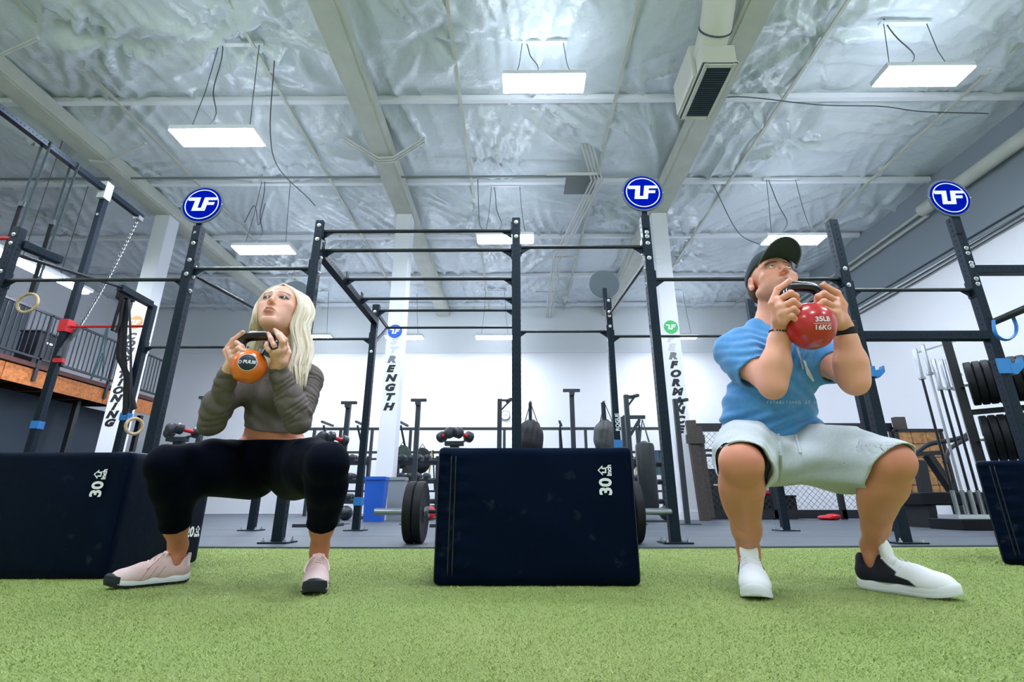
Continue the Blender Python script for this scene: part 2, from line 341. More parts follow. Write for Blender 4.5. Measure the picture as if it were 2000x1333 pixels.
g_ = thing('exercise_ball', 'white exercise ball on the mezzanine behind the railing', 'ball', (MX - .35, 7.35, MZ + .45)); MB().ball((MX - .35, 7.35, MZ + .45 + .2), .2, 20, 14).build('ball_skin', WHITE, g_, smooth='all'); MB().cyl((MX - .16, 7.35, MZ + .65), (MX - .145, 7.35, MZ + .65), .02, 10).build('valve_plug', GREYT, g_)
# ---------------------------------------------------------------- lights
EMIT = mat('lamp_diffuser', (255, 255, 255), 0.5, emit=((232, 240, 255), LAMP))
HOUS = mat('lamp_housing', (225, 228, 232), 0.5)
CABLE = mat('black_cable', (66, 72, 76), 0.6)
EMUP = mat('added_uplight_glow', (255, 255, 255), 0.5, emit=((226, 238, 255), LAMP * 0.11))
def lamp(x, y, z, label, w=1.17, d=0.34, cables=True, sag=0.0):
    t = thing('ceiling_light', label, 'light', (x, y, z), 'hanging strip lights')
    MB().box((x, y, z), (w - 0.03, d - 0.03, 0.03)).build('diffuser', EMIT, t)
    MB().box((x, y, z + 0.05), (w, d, 0.07)).build('housing', HOUS, t, bevel=0.01)
    MB().box((x, y, z + 0.087), (w - 0.12, d - 0.1, 0.006)).build('added_uplight', EMUP, t)  # glowing panel added on top of the housing to brighten the ceiling
    e = MB().box((x - w / 2, y, z + 0.035), (0.012, d, 0.08)).build('end_cap', HOUS, t); part_copy(e, t, (w, 0, 0))
    for s in (-1, 1):
        MB().tube([(x + s * w * 0.36, y, z + 0.08), (x + s * w * 0.3, y + 0.02, (z + 6.84) / 2), (x + s * w * 0.26, y, 6.86)], 0.006, 5).build('suspension_wire', CABLE, t)
    MB().box((x, y, 6.86), (w * 0.62, 0.06, 0.04)).build('ceiling_bracket', HOUS, t)
    if cables:
        pts = []
        for k in range(13):
            u = k / 12; pts.append((x - w * 0.25 + 0.35 * math.sin(u * 3.1) * (1 - u) + 0.04 * math.sin(9 * u), y - 0.03 + 0.05 * math.cos(7 * u), z + 0.09 + (6.86 - z) * u - 0.35 * math.sin(math.pi * u) ** 2 * (6.86 - z) * 0.4))
        MB().tube(pts, 0.008, 6).build('power_cable', CABLE, t)
    return t
for px, py, y, lab in ((426, 270, 5.67, 'hanging strip light over the left sign, big and low'), (1062, 164, 5.67, 'hanging strip light at top centre, beside the air vent'), (1802, 150, 5.4, 'hanging strip light over the right sign'),
        (516, 489, 8.97, 'small hanging strip light right of the left sign'), (987, 468, 9.2, 'hanging strip light behind the middle upright'), (1549, 470, 9.0, 'hanging strip light above the man in the cap'),
        (612, 659, 14.8, 'far strip light beside the blonde hair'), (790, 660, 14.8, 'far strip light beside the STRENGTH column'), (966, 660, 14.8, 'far strip light left of the middle upright'), (1325, 659, 14.8, 'far strip light beside the PERFORMANCE column'), (1640, 655, 14.8, 'far strip light hidden by the man')):
    p = P(px, py, Y=y); lamp(p[0], y, p[2], lab, cables=y < 10)
for x, y, lab in ((-4.2, 1.6, 'left one overhead'), (0.6, 1.6, 'middle one overhead'), (5.6, 1.6, 'right one overhead'), (-4.2, -2.2, 'left of second row'), (0.6, -2.2, 'middle of second row'), (5.6, -2.2, 'right of second row'), (-9.0, 1.6, 'far left overhead')):
    lamp(x, y, 5.7, 'hanging strip light behind the camera, ' + lab, cables=False)
t = thing('fluorescent_strip', 'long fluorescent strip above the mezzanine railing', 'light', (-9.5, 9.0, 5.0))
for k, yy in enumerate((7.6, 9.1)):
    p = P(40 + 75 * k, 515 + 32 * k, Y=yy); MB().box((p[0], yy, p[2]), (0.16, 1.3, 0.05)).build('lamp_tube', EMIT, t); MB().box((p[0], yy, p[2] + 0.06), (0.26, 1.4, 0.06)).build('housing', HOUS, t)
    MB().tube([(p[0], yy, p[2] + .09), (p[0], yy, 6.9)], 0.006, 5).build('suspension_wire', CABLE, t)
# ---------------------------------------------------------------- services under the ceiling
VENT = mat('vent_paint', (216, 216, 205), 0.55)
t = thing('air_vent', 'boxy cream air vent with dark grille hanging under the roof', 'vent', (2.75, 5.7, 5.9))
MB().box((2.75, 5.3, 6.08), (0.46, 0.22, 0.30)).build('front_box', VENT, t, bevel=0.01)
MB().box((2.72, 5.80, 6.22), (0.50, 0.74, 0.56)).build('plenum', VENT, t, bevel=0.015)
for i, (w, z) in enumerate(((0.50, 5.925), (0.47, 5.905), (0.44, 5.885))):
    mb = MB()
    for sx in (-1, 1): mb.box((2.75 + sx * (w / 2 - .03), 5.68, z), (0.05, 1.0, 0.02))
    for sy in (-1, 1): mb.box((2.75, 5.68 + sy * (.5 - .03), z), (w - .12, 0.05, 0.02))
    mb.build('grille_frame', VENT if i != 1 else mat('vent_groove', (60, 62, 66), .6), t)
MB().box((2.75, 5.68, 5.90), (0.34, 0.88, 0.03)).build('grille_core', mat('grille_dark', (38, 50, 58), 0.5), t)
sl = MB().box((2.75, 5.27, 5.883), (0.32, 0.012, 0.012)).build('louvre', mat('louvre_dark', (56, 70, 78), 0.5), t)
for k in range(1, 22): part_copy(sl, t, (0, 0.0385 * k, 0))
mb = MB(); mb.tube([(2.72, 5.5, 6.3), (2.72, 5.12, 6.42), (2.70, 4.85, 6.62), (2.70, 4.8, 6.9)], 0.21, 20); mb.build('round_duct', VENT, t, smooth=True)
b = MB().tube([(2.72 + .215 * math.cos(a), 5.12 + .06 * math.sin(a), 6.42 + .2 * math.sin(a)) for a in np.linspace(0, 6.283, 25)[:-1]], 0.012, 6, True).build('duct_band', GREYT, t)
PIPEW = mat('pipe_white', (222, 225, 226), 0.45); PIPEG = mat('pipe_grey', (120, 126, 126), 0.5); CONDUIT = mat('conduit', (206, 208, 204), 0.4)
def pipe(name, label, cat, pts, r, m, group=None, seg=8):
    return tag(MB().tube(pts, r, seg).build(name, m, at=pts[0], smooth=True), label, cat, group)
pipe('sprinkler_pipe', 'thin white sprinkler pipe running across the ceiling', 'pipe', [(-13.4, 8.55, 6.62), (1.75, 8.55, 6.62)], 0.022, PIPEG)
pipe('wrapped_pipe', 'thick cream pipe along the top of the right wall', 'pipe', [(8.68, 4.0, 6.25), (8.68, 9.3, 6.25)], 0.13, CREAM, seg=14)
for k in range(2): pipe('wall_conduit', ['upper', 'lower'][k] + ' cream conduit continuing from the thick corner pipe', 'conduit', [(8.78, 9.3, 6.3 - .16 * k), (8.78, 16.3, 6.3 - .16 * k)], 0.035, CREAM, 'corner conduits')
for k, (dz, dy) in enumerate(((0, 0), (-.16, .1), (-.25, .2))):
    pipe('wall_cable', ['topmost', 'second', 'lowest'][k] + ' dark cable strung along the right wall', 'cable', [(8.85, 4.5, 5.25 + dz * .6), (8.85, 10, 5.22 + dz), (8.85, 16.3, 5.18 + dz)], 0.016, CABLE, 'right wall cables')
a = P(1168, 300, Z=6.78); b2 = P(1165, 345, Z=6.62); c2 = P(1112, 606, Z=6.3)
t = thing('conduit_bundle', 'bundle of pale conduits running back below the roof', 'conduit', a)
for k in range(4): MB().tube([(a[0] - .35 + .07 * k, a[1] - .2, 6.85), (b2[0] - .1 + .07 * k, b2[1], 6.52), (1.0 + .07 * k, 12, 6.52), (1.05 + .07 * k, 16.35, 6.52)], 0.02, 6).build('conduit', CONDUIT, t, smooth=True)
for yy in (8.4, 11.9, 14.2): MB().box((1.12, yy, 6.56), (1.0, 0.04, 0.04)).build('strut', CONDUIT, t)
tag(MB().box((1.35, 8.9, 6.66), (0.62, 0.62, 0.03)).build('ceiling_panel', PIPEG, at=(1.35, 8.9, 6.66)), 'square grey access panel behind the conduit bundle', 'panel')
for nm, pts in (('left girder', ((0, 108), (75, 75))), ('left girder', ((175, 314), (205, 317), (285, 280)))):
    q = [P(px, py, Z=6.53) for px, py in pts]
    pipe('girder_conduit', 'bent pale conduit crossing the left girder' + (' at the frame edge' if pts[0][0] == 0 else ', doubled'), 'conduit', q, 0.025, CONDUIT)
for k in range(3):
    q = [P(675 - 3 * k, 268 + 4 * k, Z=6.8), P(738, 308 + 5 * k, Z=6.54), P(768, 307 + 5 * k, Z=6.54), P(830, 268 + 5 * k, Z=6.8)]
    pipe('girder_conduit', ['first', 'second', 'third'][k] + ' of three bent conduits crossing the middle girder', 'conduit', q, 0.018, CONDUIT, 'middle girder conduits', 6)
q = [P(1392, 192, Z=6.6), P(1460, 190, Z=6.6), P(1600, 205, Z=6.6), P(1720, 208, Z=6.6), P(1800, 218, Z=6.6), P(1930, 222, Z=6.6)]
pipe('roof_cable', 'thin dark cable trailing from the air vent to the right', 'cable', [tuple(v) for v in smooth_pts(q, 6)], 0.009, CABLE, seg=5)
for lab, pts in (('beside the left strip light', ((525, 175), (528, 260), (545, 330), (600, 385), (615, 402))), ('with a looped end beneath the white sprinkler pipe', ((470, 475), (497, 402), (505, 440), (518, 398))), ('left of the man cap', ((1400, 406), (1440, 452), (1480, 476), (1500, 478))), ('from a pendant box near roof centre', ((932, 395), (936, 430), (941, 448)))):
    q = [P(px, py, Z=6.2) for px, py in pts]; q[0] = (q[0][0], q[0][1], 6.76)
    pipe('loose_cable', 'dark loose cable hanging ' + lab, 'cable', [tuple(v) for v in smooth_pts(q, 6)], 0.009, CABLE, seg=5)
# ================================================================ PULL-UP RIG (everything bolted together is one thing)
YF, YB = 4.05, 5.92
rig = thing('pull_up_rig', 'black steel pull-up rig of bolted perforated uprights and bars', 'exercise rig', (0, YF, 0))
def bolt_mesh():
    mb = MB(); mb.lathe([(0.019, 0), (0.019, 0.003), (0.015, 0.004)], (0, 0, 0), (0, -1, 0), 16)
    mb.lathe([(0.0125, 0.003), (0.0125, 0.013), (0.009, 0.015)], (0, 0, 0), (0, -1, 0), 6); o = mb.build('bolt', ZINC); me = o.data; bpy.data.objects.remove(o); return me
BOLT = bolt_mesh()
def bolt(parent, x, y, z, side=0):                # side: 0 front, 1 right face, -1 left face
    o = bpy.data.objects.new('bolt', BOLT); COL.objects.link(o); o.parent = parent; o.location = Vector((x, y, z)) - Vector(origin_of(parent)); o.rotation_euler = (0, 0, side * math.pi / 2); return o
W3 = 0.076
_hole = {}
def upright(x, y, top, parent=None, base=True, z0=FZ, w=W3, holes=True):
    parent = parent or rig
    u = MB().box((x, y, (z0 + top) / 2), (w, w, top - z0)).build('upright', STEEL, parent, bevel=0.005)
    if holes:
        key = (round(top, 2), round(z0, 2))
        mb = MB(); z = z0 + 0.12
        while z < top - 0.02:
            for dx, dy, ax in ((0, -1, (0, -1, 0)), (1, 0, (1, 0, 0)), (-1, 0, (-1, 0, 0))):
                mb.lathe([(0.0085, -0.002), (0.0085, 0.0012)], (x + dx * w / 2, y + dy * w / 2, z), ax, 7)
            z += 0.0508 * (1 if y < 5 else 1)
        stuff(mb.build('bolt_holes', HOLE, u))
    MB().box((x, y, top + 0.002), (w * 0.9, w * 0.9, 0.006)).build('end_cap', BLACKP, u)
    if base:
        b = MB().box((x, y, z0 + 0.006), (0.22, 0.2, 0.012)).build('base_plate', STEEL, u, bevel=0.002)
        for sx in (-1, 1):
            for sy in (-1, 1):
                mb = MB().lathe([(0.014, 0), (0.014, 0.012), (0.006, 0.013), (0.006, 0.03)], (x + sx * 0.08, y + sy * 0.07, z0 + 0.012), (0, 0, 1), 6); mb.build('anchor_bolt', ZINC, u)
    return u
FX = [-4.62, -2.94, -1.81, 0.006, 1.198, 2.92, 4.043]
BX = [-4.68, -2.96, -1.79, 0.01, 1.185, 2.99, 4.13]
TOPF = [2.74, 2.74, 2.79, 2.81, 2.83, 2.78, 2.80]
fu = [upright(x, YF, t) for x, t in zip(FX, TOPF)]
bu = [upright(x, YB, t) for x, t in zip(BX, (2.73, 2.80, 2.72, 2.72, 2.80, 2.78, 2.75))]
yf = YF - W3 / 2
def zp(py, y=YF, x=1000): return P(x, py, Y=y)[2]
def fb(i, px_py, side=0):                          # bolts on front uprights at the photo's heights
    for py in px_py:
        z = zp(py, yf, 1000 + FX[i] * 210)
        bolt(fu[i], FX[i] if side == 0 else FX[i] + side * W3 / 2, yf if side == 0 else YF, z, side)
fb(0, (458, 475, 530, 547, 575)); fb(1, (455, 475, 508, 535)); fb(1, (518, 537, 565), 1)
fb(2, (440, 467)); fb(3, (434, 462)); fb(4, (454, 462, 475, 504)); fb(5, (525, 557)); fb(6, (485, 495, 514, 520, 545, 555))
fb(3, (444,), -1); fb(3, (444,), 1); fb(2, (447,), 1)
for i, py in ((2, 500), (2, 530), (4, 475), (4, 493), (4, 523), (4, 553)): fb(i, (py,), -1 if i == 4 else 1)
for x, zs in ((BX[2], (610, 688)), (BX[4], (590, 612, 620, 640))):
    for py in zs: bolt(bu[2 if x < 0 else 4], x, YB - W3 / 2, zp(py, YB), 0)
def pull_bar(a, b, r=0.0165, name='pull_up_bar', gus=True):
    o = MB().tube([a, b], r, 12).build(name, STEELB, rig, smooth=True)
    d = (Vector(b) - Vector(a)).normalized()
    for p, s in ((Vector(a), 1), (Vector(b), -1)):
        q = p + d * (0.006 * s); side = d.cross(Vector((0, 0, 1)))
        if gus:
            MB().box(q, (0.008 if abs(d.x) > .5 else 0.07, 0.07 if abs(d.x) > .5 else 0.008, 0.15)).build('flange', STEEL, o)
            k = d * s
            MB().prism([(0.0, -0.01), (0.09, -0.01), (0.0, -0.075)], q - side * 0.003, k, (0, 0, 1), 0.006).build('gusset', STEEL, o)
    return o
def fbar(i, j, py, y=YF, xs=None, **k):
    xs = xs or FX; z = zp(py, y, 1000 + 100 * (xs[i] + xs[j])); return pull_bar((xs[i] + W3 / 2, y, z), (xs[j] - W3 / 2, y, z), **k)
fbar(0, 1, 547); fbar(1, 2, 525); fbar(2, 3, 452); fbar(3, 4, 483); fbar(4, 5, 546); fbar(5, 6, 567)
for i, j, py in ((0, 1, 679), (1, 2, 663), (2, 3, 607), (3, 4, 648), (4, 5, 657), (5, 6, 600)): fbar(i, j, py, YB, BX, r=0.0165)
def cross(a, b, w=W3, h=W3, name='crossmember', holes=True):
    o = MB().bar(a, b, w, h).build(name, STEEL, rig, bevel=0.004)
    if holes:
        d = Vector(b) - Vector(a); n = int(d.length / 0.0508); x, y, z = frame(d); mb = MB()
        for k in range(1, n):
            p = Vector(a) + d * (k / n)
            for s in (-1, 1): mb.lathe([(0.0085, -0.002), (0.0085, 0.0012)], p + x * (s * w / 2), x * s, 7)
        stuff(mb.build('bolt_holes', HOLE, o))
    return o
# monkey-bar ladder between two fore-and-aft beams
zc = zp(487)
for k in (2, 3): cross((FX[k], YF + W3 / 2, zc), (BX[k], YB - W3 / 2, zc))
for px, py in ((660, 490), (706, 546), (738, 584)):
    yy = P(px, py, Z=zc + .03)[1]; pull_bar((FX[2] + W3 / 2, yy, zc + .03), (FX[3] - W3 / 2, yy, zc + .03))
pull_bar((FX[4], YF + W3 / 2, zp(507)), (BX[4], YB - W3 / 2, zp(617, YB)), gus=False, name='cross_bar')
pull_bar((FX[1], YF + W3 / 2, zp(530)), (BX[1], YB - W3 / 2, zp(632, YB)), gus=False, name='cross_bar')
pull_bar((FX[5], YF + W3 / 2, zp(560)), (BX[5], YB - W3 / 2, zp(640, YB)), gus=False, name='cross_bar')
pull_bar((FX[0], YF + W3 / 2, zp(490)), (BX[0], YB - .5, zp(595, YB) + .02), gus=False, name='cross_bar'); cross((BX[0], YB - .56, zp(595, YB)), (BX[0], YB - W3 / 2, zp(595, YB)))
cross((FX[0] + .02, YF + W3 / 2, zp(470)), (FX[0] + .10, YF + .36, zp(470)), name='stub_arm')
z = zp(659); cross((FX[5] + W3 / 2, YF, z), (FX[6] - W3 / 2, YF, z))
z = zp(532); cross((FX[6] + W3 / 2, YF, z), (6.0, YF, z)); upright(6.04, YF, 2.8)
# bar on outrigger brackets behind the back uprights
fy = YB + 0.62; zf = zp(640, fy)
pull_bar((-1.79, fy, zf), (0.0, fy, zf), gus=False, name='outrigger_bar')
for x in (-1.79, 0.0):
    MB().bar((x, YB + W3 / 2, zf), (x, fy, zf), 0.02, 0.05).build('outrigger_arm', STEEL, rig); MB().bar((x, YB + W3 / 2, zf - .42), (x, fy - .03, zf - .02), 0.02, 0.035).build('outrigger_strut', STEEL, rig)
# rope tower: tall upright with a long overhead beam
TX = -5.72
tw = upright(TX, YB, 4.52); ZB = 4.46
tb = cross((TX + .005, 2.3, ZB), (TX + .005, P(273, 436, X=TX)[1], ZB), name='tower_beam')
MB().box((TX, YB - .02, ZB - .02), (0.10, 0.12, 0.26)).build('tower_bracket', mat('bracket_lit_side', (176, 182, 186), 0.4), rig)  # pale colour stands in for the lit side of the upright's top
for py in (384, 418): bolt(tw, TX, YB - W3 / 2, zp(py, YB), 0)
z = zp(636, YB)
MB().tube([(TX + W3 / 2, YB, z), (BX[0] - W3 / 2, YB, z)], 0.0165, 12).build('red_bar', REDP, rig, smooth=True)
MB().box((TX, YB, z), (0.12, 0.12, 0.17)).build('red_collar', REDP, rig, bevel=0.01)
p = P(0, 466, Y=YF); MB().tube([(FX[0] - W3 / 2, YF, p[2]), (-6.2, YF, p[2])], 0.0165, 12).build('red_bar', REDP, rig, smooth=True); upright(-6.24, YF, 2.74)
# ---------------------------------------------------------------- logo signs bolted on top of uprights
def sign(x, y, z, r, label, facing=-1, yaw=0.0):
    t = thing('logo_sign', label, 'sign', (x, y, z), 'round logo signs')
    ax = Vector((math.sin(yaw), facing * math.cos(yaw), 0)); ux = Vector((0, 0, 1)).cross(ax) ; ux = ux.normalized()
    o = Vector((x, y, z)); uz = Vector((0, 0, 1))
    MB().lathe([(r, 0), (r, 0.012)], o, ax, 48).build('backing_disc', mat('sign_grey', (74, 88, 98), 0.5) if 'sign_grey' not in MATS else MATS['sign_grey'], t, bevel=0.002)
    MB().lathe([(r * .90, 0.012), (r * .90, 0.0145)], o, ax, 48).build('blue_face', BLUE, t)
    mb = MB(); n = 48
    vs_ = [o + ax * h + (ux * math.cos(2 * math.pi * k / n) + uz * math.sin(2 * math.pi * k / n)) * (r * q) for q, h in ((.80, .0145), (.80, .017), (.755, .017), (.755, .0145)) for k in range(n)]
    mb.add(vs_, [(i * n + k, i * n + (k + 1) % n, (i + 1) % 4 * n + (k + 1) % n, (i + 1) % 4 * n + k) for i in range(4) for k in range(n)]); mb.build('white_ring', WHITEP, t)
    MB().prism([(a * r, b * r) for a, b in LOGO], o + ax * 0.0145, ux, uz, 0.0025).build('logo_letters', WHITEP, t)
    MB().box((x, y - facing * 0.012, z - r - 0.02), (0.05, 0.02, 0.3)).build('mounting_tab', STEEL, t)
    for s in (-1, 1): MB().ball(o + ax * .013 + ux * (s * r * .95), 0.006, 8, 6).build('rivet', ZINC, t)
    return t
for i, (cx, cy) in ((1, (396, 401)), (4, (1255, 378)), (6, (1853, 388))):
    p = P(cx, cy, Y=yf - 0.01); sign(p[0], p[1], p[2], 0.197, ['', 'blue round ZF sign on the left upright, above the woman', '', '', 'blue round ZF sign in the middle, right of centre', '', 'blue round ZF sign on the far right upright'][i])
for i, (cx, cy) in ((1, (574, 576)), (4, (1180, 555))):
    p = P(cx, cy, Y=YB + 0.05); sign(p[0], p[1], p[2], 0.197, 'dark back of a round sign ' + ('behind the blonde woman' if i == 1 else 'left of the man, on a rear upright'), 1)
# ---------------------------------------------------------------- blue J-cups and tape pads clipped on the uprights
def jcup(px, py, y, label, lip=1, big=1.0, x=None):
    p = P(px, py, Y=y - W3 / 2); s = big; x0 = p[0] if x is None else x
    t = thing('j_cup', label, 'rack hook', (x0, y, p[2]), 'blue rack hooks')
    MB().box((x0, y - W3 / 2 - 0.006, p[2]), (0.09 * s, 0.012, 0.10 * s)).build('front_plate', BLUEJ, t, bevel=0.003)
    MB().box((x0 + lip * (W3 / 2 + .006), y - 0.01, p[2]), (0.012, 0.085, 0.10 * s)).build('side_plate', BLUEJ, t, bevel=0.003)
    MB().prism([(0, 0.03), (0.10, 0.05), (0.12, 0.09), (0.135, 0.09), (0.13, 0.01), (0.05, -0.06), (0, -0.06)], (x0 + lip * .048, y - W3 / 2 + (.05 if lip > 0 else 0), p[2] - .01), (lip * s * .75, 0, 0), (0, 0, s * .75), 0.05).build('hook', BLUEJ, t, bevel=0.003)
    return t
jcup(1752, 716, YF, 'big blue rack hook on the right-hand logo upright', 1, 1.3, FX[6])
jcup(1699, 726, YF, 'blue rack hook on the upright behind the man elbow', 1, .9, FX[5])
for px, py, y, lab, xx in ((692, 980, YB, 'blue padded clip low on the upright behind the woman knee', BX[2]), (1185, 868, YB, 'blue clip just above the middle plyo box', BX[4]), (238, 815, YB, 'blue clip below the hanging black straps', BX[0]), (60, 831, YB, 'blue clip on the tall rope tower upright', TX)):
    z = P(px, py, Y=y)[2]; t = thing('safety_clip', lab, 'rack clip', (xx, y, z), 'blue clips')
    MB().box((xx, y - W3 / 2 - 0.005, z), (0.085, 0.01, 0.09)).build('pad', BLUEJ, t, bevel=0.003); MB().box((xx + W3 / 2 + 0.005, y, z), (0.01, 0.086, 0.09)).build('side_plate', BLUEJ, t)
# blue resistance loop on the far right, bars beside it
q = [P(px, py, Y=YF - .10) for px, py in ((1940, 626), (1943, 650), (1955, 662), (1970, 664), (1982, 654), (1985, 638), (1976, 614))]
tag(MB().tube([tuple(v) for v in smooth_pts(q, 4)], 0.017, 8, flat=.5).build('resistance_loop', BLUEJ, at=q[0], smooth=True), 'blue rubber loop hanging beside the far right upright', 'band')
p0 = (FX[6] + W3 / 2, YF - .02, P(1930, 632, Y=YF)[2]); p1 = P(2012, 599, Y=YF - .22)
tag(MB().tube([p0, p1], 0.03, 12).build('storage_bar', STEELB, at=p0, smooth=True), 'short black bar sticking out beside the blue loop', 'bar')
# ---------------------------------------------------------------- rings, straps, rope and bands hung on the rig
def ring(parent, c, r, tube_r, tilt=0.0, yaw=0.0):
    M = Matrix.Translation(c) @ Matrix.Rotation(yaw, 4, 'Z') @ Matrix.Rotation(tilt, 4, 'Y')
    return MB().tube([M @ Vector((r * math.cos(a), 0, r * math.sin(a))) for a in np.linspace(0, 2 * math.pi, 33)[:-1]], tube_r, 10, True).build('wooden_ring', WOODR, parent, smooth='all')
for k, (px, py, lab) in enumerate(((78, 290, 'grey gymnastic ring straps nearest the frame edge'), (133, 333, 'grey gymnastic ring straps with a wooden ring beside the rope'))):
    a = P(px, py, X=TX - .06); yy = a[1]
    zr = P(38, 592, Y=yy)[2] if k else zp(640, yy)
    t = thing('ring_straps', lab, 'gym rings', (TX, yy, ZB), 'gymnastic rings'); STR = MATS.get('grey_strap') or mat('grey_strap', (66, 78, 86), 0.8)
    for s in (-1, 1): MB().bar((TX + s * .05, yy, ZB + .04), (TX + s * .025, yy, zr + .12), 0.036, 0.004, (0, 1, 0)).build('strap', STR, t)
    MB().bar((TX - .045, yy, ZB - .85), (TX - .02, yy, zr + .11), 0.05, 0.014, (0, 1, 0)).build('doubled_strap', NYLON, t)
    MB().box((TX - .03, yy - .01, ZB - .84), (0.06, 0.03, 0.07)).build('buckle', GREYT, t)
    ring(t, (TX - .02, yy, zr), 0.118, 0.016)
    MB().box((TX, yy, ZB + .042), (0.1, 0.05, 0.006)).build('strap_top', STR, t)
t = thing('climbing_chain', 'braided black and white chain hung from the tower beam to its upright', 'chain', P(270, 440, X=TX))
a = Vector((TX, P(273, 436, X=TX)[1] - .05, ZB - .075)); b = Vector((TX + .08, YB + .10, zp(630, YB))); n = 62
lk = [MATS.get('chain_dark') or mat('chain_dark', (40, 46, 54), .5), mat('chain_light', (196, 200, 202), .35, .4)]
for k in range(n):
    u = (k + .5) / n; p = a.lerp(b, u); p.z -= 0.12 * math.sin(math.pi * u); d = (b - a).normalized(); x, y, z = frame(d); h = x if k % 2 else y
    MB().tube([p + d * (0.026 * math.cos(q)) + h * (0.014 * math.sin(q)) for q in np.linspace(0, 6.283, 11)[:-1]], 0.006, 5, True).build('link', lk[k % 2], t, smooth='all')
MB().box(a + Vector((0, 0, .03)), (0.09, 0.09, 0.06)).build('shackle', ZINC, t)
e = Vector((TX + .1, YB - .02, zp(715, YB)))
MB().tube([b, (b + e) / 2 + Vector((-.03, -.04, 0)), e, e + Vector((-.05, -.02, .12)), b + Vector((-.06, -.04, -.1))], 0.03, 8).build('gathered_tail', lk[0], t, smooth=True)
MB().box((e.x, e.y - .05, zp(706, YB)), (0.12, 0.05, 0.05)).build('red_clip', REDP, t)
t = thing('exercise_bands', 'thin teal exercise band looped over the red bar', 'band', P(205, 640, Y=YB))
TEAL = mat('teal_rubber', (64, 92, 104), 0.6)
q = [P(px, py, Y=YB - .03) for px, py in ((209, 640), (197, 685), (181, 730), (176, 745), (182, 735), (200, 690), (203, 715), (197, 745), (201, 728), (203, 690), (211, 640))]
MB().tube(q, 0.012, 6, flat=.4).build('loop', TEAL, t, smooth=True)
t = thing('suspension_straps', 'thick black suspension straps with a wooden ring hanging near the CONDITIONING column', 'gym rings', P(240, 580, Y=YB - .05))
for pts, w in ((((240, 578), (232, 700), (250, 735), (262, 800)), .034), (((248, 580), (242, 690), (246, 740), (244, 810)), .030), (((252, 585), (255, 660), (256, 740), (256, 800)), .022)):
    MB().tube([P(px, py, Y=YB - .12) for px, py in pts], w, 8, flat=.35).build('strap', NYLON, t, smooth=True)
MB().tube([P(px, py, Y=YB - .16) for px, py in ((238, 580), (226, 620), (219, 645), (226, 650), (234, 630), (241, 585))], 0.022, 8, flat=.4).build('strap_loop', NYLON, t, smooth=True)
MB().box(P(246, 580, Y=YB - .09), (0.16, 0.14, 0.1)).build('strap_wrap', NYLON, t, bevel=.01)
ring(t, P(262, 833, Y=YB - .1), 0.090, 0.018, yaw=1.15)
